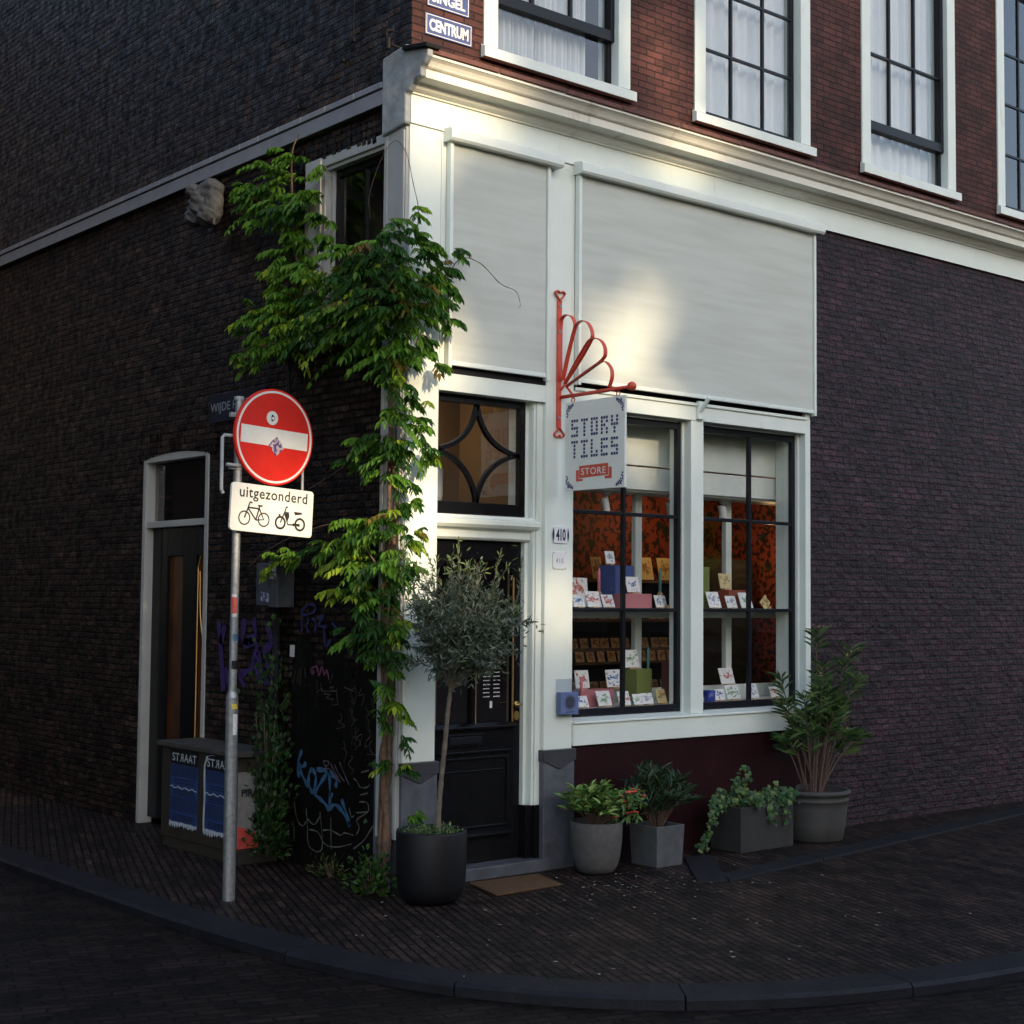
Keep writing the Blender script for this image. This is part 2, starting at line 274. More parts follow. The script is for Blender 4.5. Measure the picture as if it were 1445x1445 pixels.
def blindmat():
    m, nt, b = newmat('blind_canvas'); tc = N(nt, "ShaderNodeTexCoord")
    mp = N(nt, "ShaderNodeMapping"); mp.inputs["Scale"].default_value = (.8, 1, 9); nt.links.new(tc.outputs["Object"], mp.inputs[0])
    n1 = N(nt, "ShaderNodeTexNoise"); n1.inputs["Scale"].default_value = 1.6; n1.inputs["Detail"].default_value = 6; nt.links.new(mp.outputs[0], n1.inputs["Vector"])
    r = N(nt, "ShaderNodeValToRGB"); e = r.color_ramp.elements; e[0].position = .3; e[0].color = (.455, .475, .435, 1); e[1].position = .6; e[1].color = (.515, .54, .50, 1); nt.links.new(n1.outputs["Fac"], r.inputs[0])
    nt.links.new(r.outputs[0], b.inputs["Base Color"]); b.inputs["Roughness"].default_value = .85
    w = N(nt, "ShaderNodeTexNoise"); w.inputs["Scale"].default_value = 300; nt.links.new(tc.outputs["Object"], w.inputs["Vector"])
    ad = N(nt, "ShaderNodeMath", operation='MULTIPLY_ADD'); ad.inputs[1].default_value = .15; nt.links.new(w.outputs["Fac"], ad.inputs[0]); nt.links.new(n1.outputs["Fac"], ad.inputs[2])
    bp = N(nt, "ShaderNodeBump"); bp.inputs["Strength"].default_value = .12; bp.inputs["Distance"].default_value = .01; nt.links.new(ad.outputs[0], bp.inputs["Height"]); nt.links.new(bp.outputs[0], b.inputs["Normal"])
    return m
M['blind'] = blindmat()

# ------------------------------------------------------------------ mesh helpers (geometry is written in world metres)
def empty(name, loc=(0, 0, 0)):
    o = bpy.data.objects.new(name, None); o.location = loc; o.empty_display_size = .1; col.objects.link(o); return o
def tag(o, label=None, cat=None, group=None, kind=None):
    if label: o["label"] = label
    if cat: o["category"] = cat
    if group: o["group"] = group
    if kind: o["kind"] = kind
    return o
def wloc(o):
    v = Vector((0, 0, 0))
    while o is not None: v += Vector(o.location); o = o.parent
    return v
class MB:
    def __init__(s): s.v = []; s.f = []; s.mi = []; s.c = []; s.cur = 0
    def add(s, vs, fs, col_=None):
        n = len(s.v); s.v += [tuple(v) for v in vs]
        for f in fs: s.f.append(tuple(i+n for i in f)); s.mi.append(s.cur); s.c.append(col_)
        return s
    def box(s, x0, x1, y0, y1, z0, z1):
        return s.add([(x0, y0, z0), (x1, y0, z0), (x1, y1, z0), (x0, y1, z0), (x0, y0, z1), (x1, y0, z1), (x1, y1, z1), (x0, y1, z1)],
                     [(0, 3, 2, 1), (4, 5, 6, 7), (0, 1, 5, 4), (1, 2, 6, 5), (2, 3, 7, 6), (3, 0, 4, 7)])
    def obox(s, c, ax, ay, az, hx, hy, hz):
        c = Vector(c); ax, ay, az = Vector(ax).normalized()*hx, Vector(ay).normalized()*hy, Vector(az).normalized()*hz
        vs = [c+ax*a+ay*b+az*d for a, b, d in ((-1, -1, -1), (1, -1, -1), (1, 1, -1), (-1, 1, -1), (-1, -1, 1), (1, -1, 1), (1, 1, 1), (-1, 1, 1))]
        return s.add(vs, [(0, 3, 2, 1), (4, 5, 6, 7), (0, 1, 5, 4), (1, 2, 6, 5), (2, 3, 7, 6), (3, 0, 4, 7)])
    def quad(s, a, b, c, d): return s.add([a, b, c, d], [(0, 1, 2, 3)])
    def prism(s, pts, off):
        """closed outline pts (3-D, planar) extruded by vector off"""
        n = len(pts); off = Vector(off); P = [Vector(p) for p in pts]
        return s.add(P+[p+off for p in P], [tuple(range(n))[::-1], tuple(range(n, 2*n))]+[(i, (i+1) % n, n+(i+1) % n, n+i) for i in range(n)])
    def tube(s, pts, r, seg=8, caps=True, flat=None):
        P = [Vector(p) for p in pts]; n = len(P); rs = r if isinstance(r, (list, tuple)) else [r]*n
        vs = []; up = Vector((0, 0, 1)); prev = None
        for i, p in enumerate(P):
            t = (P[min(i+1, n-1)]-P[max(i-1, 0)]).normalized()
            if prev is None:
                a = t.cross(up);
                if a.length < .1: a = t.cross(Vector((1, 0, 0)))
                a.normalize()
            else: a = (prev-t*prev.dot(t)).normalized()
            prev = a; b = t.cross(a)
            for k in range(seg):
                th = 2*math.pi*k/seg; vs.append(p+(a*math.cos(th)+b*math.sin(th))*rs[i])
        fs = [(i*seg+k, i*seg+(k+1) % seg, (i+1)*seg+(k+1) % seg, (i+1)*seg+k) for i in range(n-1) for k in range(seg)]
        if caps: fs += [tuple(range(seg))[::-1], tuple((n-1)*seg+k for k in range(seg))]
        return s.add(vs, fs)
    def strap(s, pts, wvec, t):
        """flat bar following pts, width vector wvec, thickness t"""
        P = [Vector(p) for p in pts]; w = Vector(wvec); n = len(P); vs = []
        for i, p in enumerate(P):
            d = (P[min(i+1, n-1)]-P[max(i-1, 0)]).normalized(); nn = d.cross(w).normalized()*t/2
            vs += [p-w/2-nn, p+w/2-nn, p+w/2+nn, p-w/2+nn]
        fs = [(i*4+k, i*4+(k+1) % 4, i*4+4+(k+1) % 4, i*4+4+k) for i in range(n-1) for k in range(4)]+[(3, 2, 1, 0), (n*4-4, n*4-3, n*4-2, n*4-1)]
        return s.add(vs, fs)
    def lathe(s, prof, c, seg=40):
        c = Vector(c); n = len(prof)
        vs = [c+Vector((r*math.cos(2*math.pi*k/seg), r*math.sin(2*math.pi*k/seg), z)) for r, z in prof for k in range(seg)]
        return s.add(vs, [(i*seg+k, i*seg+(k+1) % seg, (i+1)*seg+(k+1) % seg, (i+1)*seg+k) for i in range(n-1) for k in range(seg)])
    def disc(s, c, u, v, r, seg=40, off=None, ry=None):
        c, u, v = Vector(c), Vector(u), Vector(v); ry = ry or r
        pts = [c+u*r*math.cos(2*math.pi*k/seg)+v*ry*math.sin(2*math.pi*k/seg) for k in range(seg)]
        if off: return s.prism(pts, off)
        return s.add(pts, [tuple(range(seg))])
    def ring(s, c, u, v, r0, r1, off, seg=48, ry0=None, ry1=None):
        c, u, v, off = Vector(c), Vector(u), Vector(v), Vector(off); ry0 = ry0 or r0; ry1 = ry1 or r1
        vs = []
        for k in range(seg):
            a = 2*math.pi*k/seg; ca, sa = math.cos(a), math.sin(a)
            i0, o0 = c+u*r0*ca+v*ry0*sa, c+u*r1*ca+v*ry1*sa
            vs += [i0, o0, o0+off, i0+off]
        return s.add(vs, [(k*4+j, k*4+(j+1) % 4, ((k+1) % seg)*4+(j+1) % 4, ((k+1) % seg)*4+j) for k in range(seg) for j in range(4)])
    def build(s, name, mat, parent=None, bevel=0, smooth=False, origin=None, autos=None):
        o0 = wloc(parent) if parent is not None else Vector(origin or (0, 0, 0))
        me = bpy.data.meshes.new(name)
        me.from_pydata([(v[0]-o0.x, v[1]-o0.y, v[2]-o0.z) for v in s.v], [], s.f)
        for mm in (mat if isinstance(mat, (list, tuple)) else [mat]): me.materials.append(M[mm] if isinstance(mm, str) else mm)
        if any(s.mi): me.polygons.foreach_set("material_index", s.mi)
        if any(c is not None for c in s.c):
            a = me.color_attributes.new("col", 'FLOAT_COLOR', 'CORNER'); d = []
            for f, c in zip(s.f, s.c):
                c = c or (.1, .1, .1)
                d += [c[0], c[1], c[2], 1]*len(f)
            a.data.foreach_set("color", d)
        if smooth: me.polygons.foreach_set("use_smooth", [True]*len(me.polygons))
        me.update()
        o = bpy.data.objects.new(name, me); col.objects.link(o)
        if parent is not None: o.parent = parent
        else: o.location = o0
        if bevel:
            b = o.modifiers.new("bevel", 'BEVEL'); b.width = bevel; b.segments = 2; b.limit_method = 'ANGLE'; b.angle_limit = R(40)
        return o
_txt = {}
def textmesh(s, bold=0.0, space=1.0):
    k = (s, bold, space)
    if k not in _txt:
        cu_ = bpy.data.curves.new("t", 'FONT'); cu_.body = s; cu_.offset = bold; cu_.space_character = space; cu_.resolution_u = 3
        o = bpy.data.objects.new("t", cu_); col.objects.link(o)
        dg = bpy.context.evaluated_depsgraph_get(); me = bpy.data.meshes.new_from_object(o.evaluated_get(dg))
        vs = [(v.co.x, v.co.y) for v in me.vertices]; fs = [tuple(p.vertices) for p in me.polygons]
        bpy.data.objects.remove(o); bpy.data.curves.remove(cu_); bpy.data.meshes.remove(me)
        _txt[k] = (vs, fs)
    return _txt[k]
def text(mb, s, org, u, v, w, h, bold=0.0, space=1.0, mirror_chars=()):
    """fit the text into a w x h box whose lower-left corner is org, baseline along u"""
    vs, fs = textmesh(s, bold, space)
    x0 = min(a for a, b in vs); x1 = max(a for a, b in vs); y0 = min(b for a, b in vs); y1 = max(b for a, b in vs)
    org, u, v = Vector(org), Vector(u).normalized(), Vector(v).normalized()
    mb.add([org+u*((a-x0)/(x1-x0)*w)+v*((b-y0)/(y1-y0)*h) for a, b in vs], fs)
def catmull(P, n=8):
    P = [Vector(p) for p in P]; out = []
    for i in range(len(P)-1):
        p0 = P[max(i-1, 0)]; p1 = P[i]; p2 = P[i+1]; p3 = P[min(i+2, len(P)-1)]
        for k in range(n):
            t = k/n; out.append(.5*((2*p1)+(p2-p0)*t+(2*p0-5*p1+4*p2-p3)*t*t+(3*p1-p0-3*p2+p3)*t**3))
    out.append(P[-1]); return out
def leaf(mb, base, d, nrm, L, W, c, fold=.25, droop=0):
    """six-point folded leaf"""
    d = d.normalized(); s = d.cross(nrm);
    if s.length < 1e-3: s = d.cross(Vector((.3, .5, .8)))
    s.normalize(); n = s.cross(d).normalized()
    b = base; tip = b+d*L-Vector((0, 0, droop*L))
    m1 = b+d*L*.35; m2 = b+d*L*.7-Vector((0, 0, droop*L*.4))
    k = n*W*fold
    vs = [b, m1+s*W*.5+k, m2+s*W*.36+k, tip, m2-s*W*.36+k, m1-s*W*.5+k]
    mb.add(vs, [(0, 1, 2, 3), (0, 3, 4, 5)], c)
def rv(s=1): return Vector((random.gauss(0, s), random.gauss(0, s), random.gauss(0, s)))
def jit(c, a=.25):
    k = 1+random.uniform(-a, a); return (c[0]*k*(1+random.uniform(-.08, .08)), c[1]*k, c[2]*k*(1+random.uniform(-.1, .1)))
UX, UY, UZ = (1, 0, 0), (0, 1, 0), (0, 0, 1)
# ------------------------------------------------------------------ ground, kerb, road
inner = catmull([(-1.27, 30, 0), (-1.26, 12, 0), (-1.24, 4, 0), (-1.22, .6, 0), (-1.17, -.6, 0), (-1.03, -1.45, 0), (-.76, -2.07, 0), (-.3, -2.58, 0), (.44, -2.97, 0), (1.6, -3.2, 0), (4, -3.35, 0), (14, -3.6, 0), (40, -4, 0)], 10)
def offs(P, d):
    out = []
    for i, p in enumerate(P):
        t = (P[min(i+1, len(P)-1)]-P[max(i-1, 0)]).normalized(); out.append(p+Vector((t.y, -t.x, 0))*d)
    return out
outer = offs(inner, -.0); outer = [p+(q-p) for p, q in zip(inner, offs(inner, .235))]
if (outer[40]-Vector((1, 1, 0))).length < (inner[40]-Vector((1, 1, 0))).length: outer = offs(inner, -.235)
mb = MB(); poly = [(p.x, p.y, 0) for p in inner]+[(40, .25, 0), (.1, .25, 0), (.1, 30, 0)]
mb.add(poly, [tuple(range(len(poly)))]); tag(mb.build('pavement', 'pave'), kind='structure')
mb = MB(); mb.quad((-250, -250, -.058), (250, -250, -.058), (250, 250, -.058), (-250, 250, -.058)); tag(mb.build('road', 'roadbrick'), kind='structure')
mb = MB(); dist = 0; seg = [0]; nxt = .95
for i in range(1, len(inner)):
    dist += (inner[i]-inner[i-1]).length
    if dist > nxt or i == len(inner)-1: seg.append(i); nxt = dist+.95
for a, b in zip(seg[:-1], seg[1:]):
    A = list(inner[a:b+1]); B = list(outer[a:b+1])
    g0 = (A[1]-A[0]).normalized()*.004; g1 = (A[-1]-A[-2]).normalized()*.004
    A[0] = A[0]+g0; B[0] = B[0]+g0; A[-1] = A[-1]-g1; B[-1] = B[-1]-g1
    z = .004+random.uniform(0, .006); n = len(A); vs = []
    for p, q in zip(A, B):
        e = (q-p).normalized(); vs += [(p.x+e.x*.012, p.y+e.y*.012, z), (q.x-e.x*.018, q.y-e.y*.018, z-.004), (q.x, q.y, z-.022), (q.x, q.y, -.2), (p.x+e.x*.004, p.y+e.y*.004, -.2), (p.x+e.x*.004, p.y+e.y*.004, z-.006)]
    mb.add(vs, [(i*6+k, (i+1)*6+k, (i+1)*6+(k+1) % 6, i*6+(k+1) % 6) for i in range(n-1) for k in range(6)]+[tuple(range(6)), tuple(range((n-1)*6, n*6))[::-1]])
tag(mb.build('kerb', 'kerb'), kind='structure')
# flat bluestone slabs edging the area in front of the window
mb = MB()
mb.prism([(1.60, -.93, -.02), (1.78, -1.03, -.02), (2.42, -.30, -.02), (2.20, -.25, -.02)], (0, 0, .034))
for x0, x1 in ((1.79, 2.9), (2.91, 4.1), (4.11, 5.3), (5.31, 6.5), (6.51, 8.2)):
    f = lambda x: -1.035+(x-1.75)*.13
    mb.prism([(x0, f(x0), -.02), (x1, f(x1), -.02), (x1, f(x1)+.19, -.02), (x0+(.14 if x0 < 2 else 0), f(x0)+.19, -.02)], (0, 0, .036))
tag(mb.build('slab_edging', 'kerb', bevel=.004), kind='structure')

# ------------------------------------------------------------------ the corner house
H = tag(empty('corner_house', (0, 0, 0)), 'dark brick corner house with a white painted wooden shopfront and canvas blinds', 'house')
def P_(name, mat, f, parent=H, **k):
    m = MB(); f(m); return m.build(name, mat, parent, **k)
def boxes(L):
    def f(m):
        for b in L: m.box(*b)
    return f
# upper front brickwork around four windows
UW = [(.60, 1.86), (2.58, 3.84), (4.56, 5.82), (6.54, 7.80)]
b = []; x = 0
for a, c in UW: b.append((x, a, 0, .3, 5.14, 7.5)); b.append((a, c, 0, .3, 5.14, 5.26)); x = c
b.append((x, 14, 0, .3, 5.14, 7.5)); b.append((0, 14, 0, .3, 7.5, 10.5))
P_('upper_front_wall', 'brick_front', boxes(b))
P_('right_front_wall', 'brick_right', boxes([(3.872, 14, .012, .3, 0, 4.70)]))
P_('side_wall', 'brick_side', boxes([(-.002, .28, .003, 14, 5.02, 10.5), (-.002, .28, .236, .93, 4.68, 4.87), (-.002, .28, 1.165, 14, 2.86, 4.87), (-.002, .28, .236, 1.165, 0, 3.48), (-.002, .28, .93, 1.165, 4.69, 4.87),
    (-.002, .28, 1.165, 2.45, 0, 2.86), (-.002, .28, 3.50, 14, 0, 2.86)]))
P_('back_shell', 'roomdark', boxes([(.0, 14, 13.7, 14, 0, 10.5), (13.7, 14, .3, 13.7, 0, 10.5), (0, 14, 0, 14, 10.5, 10.7), (.28, 13.7, .3, 13.7, 4.9, 5.0)]))
# window arch of upright bricks above the side window and door
def soldier(y0, y1, z, h, rise):
    def f(m):
        n = int((y1-y0)/.055)
        for i in range(n):
            yy = y0+(i+.5)*(y1-y0)/n; t = (i+.5)/n*2-1; zz = z-.03+rise*(1-t*t)-.03
            m.obox((-.006-random.random()*.006, yy, zz+h/2), UX, (0, 1, t*.12), (0, -t*.12, 1), .012, .024, h/2)
    return f
P_('brick_arch', 'brick_side', soldier(.28, 1.25, 4.69, .16, .05), bevel=.004)
P_('brick_arch', 'brick_side', soldier(2.35, 3.60, 2.86, .2, .06), bevel=.004)
# stone band on the side wall
def band(m):
    m.box(-.045, .28, .245, 14, 4.87, 4.965)
    m.box(-.055, .28, .245, 14, 4.975, 5.015)
    m.box(-.03, .28, .245, 14, 4.965, 4.975)
    m.cur = 1; y = .55
    while y < 13: m.box(-.0565, -.05, y, y+.014, 4.974, 5.016); y += random.choice([.16, .3, .34, .26])
P_('stone_band', ['stone', 'stonelt'], band, bevel=.004)
# white timber of the shopfront
corner = P_('corner_pilaster', 'white', boxes([(0, .245, 0, .28, .76, 4.70)]), bevel=.004)
P_('filler_board', 'white', boxes([(.2455, .283, -.001, .2, 3.173, 4.699)]))
P_('side_board', 'sidegrey', boxes([(-.022, -.0005, .012, .236, .30, 4.68), (-.034, -.022, .02, .055, .30, 4.66), (-.030, -.022, .20, .236, .30, 4.66)]), bevel=.003)
P_('corner_plinth', 'bluestone', boxes([(-.012, .257, -.014, .28, 0, .685)]), bevel=.004)
P_('plinth_cap', 'bluedark', lambda m: (m.box(-.02, .265, -.024, .28, .685, .76), m.prism([(-.016, -.0135, .69), (.262, -.0135, .69), (.122, -.0135, .63)], (0, -.009, 0))), bevel=.003)
P_('shopfront_post', 'white', boxes([(1.135, 1.385, 0, .28, .775, 4.70)]), bevel=.004)
P_('post_plinth', 'bluestone', boxes([(1.125, 1.397, -.014, .28, 0, .70)]), bevel=.004)
P_('plinth_cap', 'bluedark', lambda m: (m.box(1.117, 1.405, -.024, .28, .70, .775), m.prism([(1.12, -.0135, .705), (1.402, -.0135, .705), (1.261, -.0135, .645)], (0, -.009, 0))), bevel=.003)
P_('right_jamb', 'white', boxes([(3.812, 3.872, 0, .28, .79, 4.70), (3.79, 3.812, .06, .28, .95, 3.06)]), bevel=.004)
P_('window_mullion', 'white', lambda m: (m.box(2.53, 2.66, 0, .2, .955, 3.06), m.box(2.512, 2.53, .07, .2, .955, 3.06), m.box(2.66, 2.678, .07, .2, .955, 3.06)), bevel=.004)
P_('window_head', 'white', lambda m: (m.box(1.386, 3.811, -.004, .2, 3.06, 3.165), m.box(1.386, 3.811, -.018, -.004, 3.165, 3.187)), bevel=.003)
P_('sill_board', 'white', lambda m: (m.box(1.386, 3.873, -.016, .28, .79, .935), m.prism([(1.386, -.03, .935), (1.386, -.03, .948), (1.386, .11, .97), (1.386, .2, .97), (1.386, .2, .935)], (2.487, 0, 0))), bevel=.003)
P_('dado_panel', 'dado', boxes([(1.398, 3.871, .008, .28, 0, .79)]))
P_('frieze', 'white', lambda m: (m.box(0, 14, -.006, .3, 4.70, 4.885), m.box(0, 14, -.012, -.006, 4.70, 4.709)), bevel=.002)
# cornice profile pulled along the front
prof = [(0, 4.885), (-.018, 4.885), (-.02, 4.895), (-.035, 4.90), (-.052, 4.908), (-.068, 4.922), (-.078, 4.938), (-.092, 4.944), (-.155, 4.950), (-.158, 5.000), (-.168, 5.004), (-.178, 5.012), (-.186, 5.026), (-.198, 5.042), (-.214, 5.054), (-.222, 5.058), (-.222, 5.088), (0, 5.14)]
P_('cornice', 'grime', lambda m: m.prism([(-.002, y, z) for y, z in prof], (14, 0, 0)))
M['flash'] = paint('flashing_red', (.13, .045, .030), .75, .3, 14, .3, 50, c2=(.06, .022, .018), stain=((.2, .17, .14), 30, .68, .6))
def flash(m):
    x = -.002
    while x < 14:
        w = random.uniform(.5, .9); dz = random.uniform(0, .006); m.prism([(x, -.236, 5.074+dz), (x, -.236, 5.104+dz), (x, -.10, 5.15+dz), (x, .0, 5.175+dz), (x, 0, 5.141), (x, -.22, 5.09)], (w-.004, 0, 0)); x += w
P_('cornice_flashing', 'flash', flash, bevel=.003)
capm = [(.245, 4.66), (.0, 4.69), (-.012, 4.70), (-.012, 4.875), (-.045, 4.888), (-.085, 4.925), (-.10, 4.94), (-.168, 4.945), (-.172, 5.0), (-.20, 5.02), (-.235, 5.055), (-.24, 5.095), (-.19, 5.13), (.0, 5.19), (.245, 5.16)]
def cap(m):
    n = len(capm); m.prism([(-.048, y, z) for y, z in capm], (.045, 0, 0))
P_('lead_cap', 'lead', cap, bevel=.012)
P_('cap_tile', 'blackmatt', lambda m: m.obox((-.02, -.13, 5.135), UX, (0, 1, .18), (0, -.18, 1), .055, .13, .014), bevel=.005)
# blinds
def blind(name, x0, x1, bx0, bx1):
    bl = P_(name, 'blind', lambda m: m.add([(x0+(x1-x0)*i/24, -.030+.0025*math.sin(i*.9)*math.sin(k*.7+1), 3.245+(4.66-3.245)*k/10) for k in range(11) for i in range(25)], [(k*25+i, k*25+i+1, (k+1)*25+i+1, (k+1)*25+i) for k in range(10) for i in range(24)]), smooth=True)
    P_('blind_box', 'white2', lambda m: m.prism([(bx0, -.001, 4.632), (bx0, -.001, 4.722), (bx0, -.075, 4.715), (bx0, -.092, 4.70), (bx0, -.092, 4.648), (bx0, -.08, 4.632)], (bx1-bx0, 0, 0)), bl, bevel=.002)
    P_('bottom_bar', 'white2', boxes([(x0, x1, -.042, -.018, 3.218, 3.246)]), bl, bevel=.003)
    P_('guide_rail', 'white2', boxes([(x0-.028, x0-.002, -.046, -.001, 3.20, 4.632)]), bl, bevel=.003)
    P_('guide_rail', 'white2', boxes([(x1+.002, x1+.028, -.046, -.001, 3.20, 4.632)]), bl, bevel=.003)
    return bl
blind('narrow_blind', .312, 1.10, .256, 1.205)
blind('wide_blind', 1.412, 3.868, 1.367, 3.955)
P_('blind_recess', 'blackmatt', boxes([(.2835, 1.134, .004, .2, 3.176, 4.70), (1.386, 3.811, .03, .2, 3.188, 4.70)]))
# little pipe fitting on the window head
P_('pipe_stub', 'white2', lambda m: (m.box(2.575, 2.64, -.03, -.004, 3.07, 3.2), m.tube([(2.60, -.03, 3.13), (2.60, -.11, 3.22)], .016, 12)), bevel=.002)
# shop windows
def shopwin(x0, x1, xm):
    f = P_('shop_window', 'steel', lambda m: (m.box(x0, x0+.03, .085, .125, .972, 3.045), m.box(x1-.034, x1, .085, .125, .972, 3.045), m.box(x0+.03, x1-.034, .085, .125, .972, 1.022), m.box(x0+.03, x1-.034, .085, .125, 2.995, 3.045)), bevel=.003)
    P_('window_pane', 'glass', lambda m: m.quad((x0+.02, .106, 1.0), (x1-.02, .106, 1.0), (x1-.02, .106, 3.02), (x0+.02, .106, 3.02)), f)
    P_('glazing_bar', 'steel', lambda m: m.box(xm-.013, xm+.013, .088, .122, 1.022, 2.995), f, bevel=.003)
    for z in (2.36, 1.692): P_('glazing_bar', 'steel', lambda m: (m.box(x0+.03, xm-.013, .09, .12, z-.013, z+.013), m.box(xm+.013, x1-.034, .09, .12, z-.013, z+.013)), f, bevel=.003)
    return f
shopwin(1.386, 2.512, 1.952); shopwin(2.678, 3.79, 3.27)
# door, transom light
P_('door_jamb', 'white', lambda m: (m.box(1.085, 1.134, .03, .26, .42, 3.06), m.box(1.06, 1.085, .05, .26, .42, 3.06), m.box(1.032, 1.06, .085, .26, .42, 3.06), m.tube([(1.072, .045, .42), (1.072, .045, 3.06)], .011, 10)), bevel=.003)
P_('jamb_plinth', 'black', lambda m: (m.box(1.082, 1.124, .022, .26, .08, .42), m.box(1.03, 1.082, .05, .26, .08, .42)), bevel=.003)
P_('door_transom', 'white', lambda m: m.prism([(.246, .2, 2.135), (.246, .075, 2.135), (.246, .06, 2.15), (.246, .06, 2.195), (.246, .045, 2.205), (.246, .02, 2.212), (.246, .004, 2.232), (.246, .004, 2.262), (.246, .03, 2.272), (.246, .045, 2.292), (.246, .2, 2.30)], (.85, 0, 0)), bevel=.002)
P_('transom_head', 'white', boxes([(.246, 1.134, 0, .2, 3.06, 3.172)]), bevel=.003)
def arcb(m, c, p0, p1, bend, r=.014):
    p0, p1 = Vector(p0), Vector(p1); mid = (p0+p1)/2; v = (Vector(c)-mid)*bend; pts = []
    for i in range(17):
        t = i/16; q = (1-t)**2*p0+2*t*(1-t)*(mid+v*2)+t*t*p1; pts.append((q.x, .105, q.y))
    m.strap(pts, (0, .03, 0), r*2)
tw = P_('transom_window', 'black', lambda m: (m.box(.246, .285, .085, .13, 2.30, 3.06), m.box(.985, 1.032, .085, .13, 2.30, 3.06), m.box(.285, .985, .085, .13, 3.008, 3.06), m.box(.285, .985, .085, .13, 2.30, 2.375)), bevel=.003)
def star(m):
    c = (.632, 2.695)
    T, L_, B, R_ = (.632, 3.01), (.285, 2.70), (.632, 2.375), (.985, 2.70)
    for a, b_ in ((T, L_), (L_, B), (B, R_), (R_, T)): arcb(m, c, a, b_, .36)
P_('star_glazing_bar', 'black', star, tw)
P_('window_pane', 'glass', lambda m: m.quad((.28, .108, 2.37), (.99, .108, 2.37), (.99, .108, 3.01), (.28, .108, 3.01)), tw)
DX0, DX1 = .247, 1.031
def dleaf(m):
    y0, y1 = .12, .165
    m.box(DX0, .33, y0, y1, .085, 2.132); m.box(.972, DX1, y0, y1, .085, 2.132); m.box(.33, .972, y0, y1, 2.01, 2.132); m.box(.33, .972, y0, y1, .085, .925)
    for s, cx in ((1, .33), (-1, .972)):                      # rounded upper corners of the glass
        pts = [(cx, y0, 2.01)]+[(cx+s*.16*(1-math.cos(a*math.pi/16)), y0, 2.01-.14*(1-math.sin(a*math.pi/16))) for a in range(0, 9)]
        m.prism(pts, (0, y1-y0, 0))
    m.box(.625, .655, y0-.004, y1, .925, 2.01)
door = P_('front_door', 'black', dleaf, bevel=.002)
P_('door_glass', 'darkglass', lambda m: m.quad((.32, .14, .92), (.98, .14, .92), (.98, .14, 2.02), (.32, .14, 2.02)), door)
P_('glass_bead', 'gold', boxes([(.656, .662, .116, .124, .93, 1.99), (.964, .971, .114, .124, .93, 1.90), (.334, .339, .116, .124, .93, 1.90)]), door)
P_('weather_rail', 'black', lambda m: m.prism([(.30, .119, .925), (.30, .085, .93), (.30, .085, .945), (.30, .119, .965)], (.69, 0, 0)), door, bevel=.002)
P_('weather_rail', 'black', lambda m: m.prism([(.33, .119, .245), (.33, .08, .25), (.33, .08, .262), (.33, .119, .285)], (.62, 0, 0)), door, bevel=.002)
P_('door_panel', 'black', lambda m: (m.box(.37, .93, .108, .119, .30, .315), m.box(.37, .93, .108, .119, .735, .75), m.box(.37, .385, .108, .119, .315, .735), m.box(.915, .93, .108, .119, .315, .735), m.box(.40, .90, .112, .119, .66, .668), m.box(.36, .95, .10, .119, .775, .79)), door, bevel=.003)
ls = P_('letter_slot', 'black', boxes([(.41, .73, .108, .119, .82, .90)]), door, bevel=.003)
P_('slot_flap', 'steel', boxes([(.44, .70, .102, .108, .838, .882)]), ls, bevel=.003)
hd = P_('door_handle', 'brass', lambda m: (m.disc((.998, .119, 1.075), UX, UZ, .02, 20, (0, -.01, 0)), m.tube([(.998, .11, 1.075), (.998, .075, 1.075), (1.0, .068, 1.075), (.945, .066, 1.073)], .0085, 10)), door, smooth=True)
P_('lock_plate', 'brass', lambda m: m.disc((.998, .119, 1.0), UX, UZ, .022, 20, (0, -.008, 0), ry=.03), door)
# white lettering on the door glass : opening hours (too small to read) and a hand-drawn logo
def decal(m):
    random.seed(3); y = .137
    for r in range(9):
        z = 1.345-.026*r-(.012 if r > 1 else 0); L = [(.735, .79), (.82, .875)] if r else [(.75, .80), (.815, .88)]
        if r == 1: L = [(.765, .86)]
        for a, b_ in L:
            x = a
            while x < b_-.004:
                w = random.uniform(.003, .009); m.quad((x, y, z), (x+w, y, z), (x+w, y, z+random.uniform(.005, .009)), (x, y, z+.007)); x += w+.0025
    m.box(.79, .81, y-.001, y, 1.055, 1.10)
P_('opening_hours', 'enamelwhite', decal, door)
def logo(m):
    c = Vector((.80, .137, 1.545)); 
    def st(p, w): m.strap([(c.x+a, c.y, c.z+b_) for a, b_ in p], (0, .001, 0), w)
    st([(.02+.085*math.cos(a), .045+.035*math.sin(a)) for a in [i*.25-.2 for i in range(11)]], .006)
    st([(-.02+.075*math.cos(a), -.045+.03*math.sin(a)) for a in [i*.25+3 for i in range(13)]], .006)
    x = -.12
    for k in range(13):
        h = [.05, .02, .022, .02, .03, .055, .02, .018, .05, .02, .02, .024, .04][k]
        st([(x, x*.28-.012), (x+.006, x*.28-.012+h), (x+.012, x*.28-.010), (x+.018, x*.28+.008)], .0055); x += .018
P_('logo_decal', 'enamelwhite', logo, door)
P_('door_step', 'bluestone', lambda m: m.box(.262, 1.20, -.03, .30, 0, .078), bevel=.006)
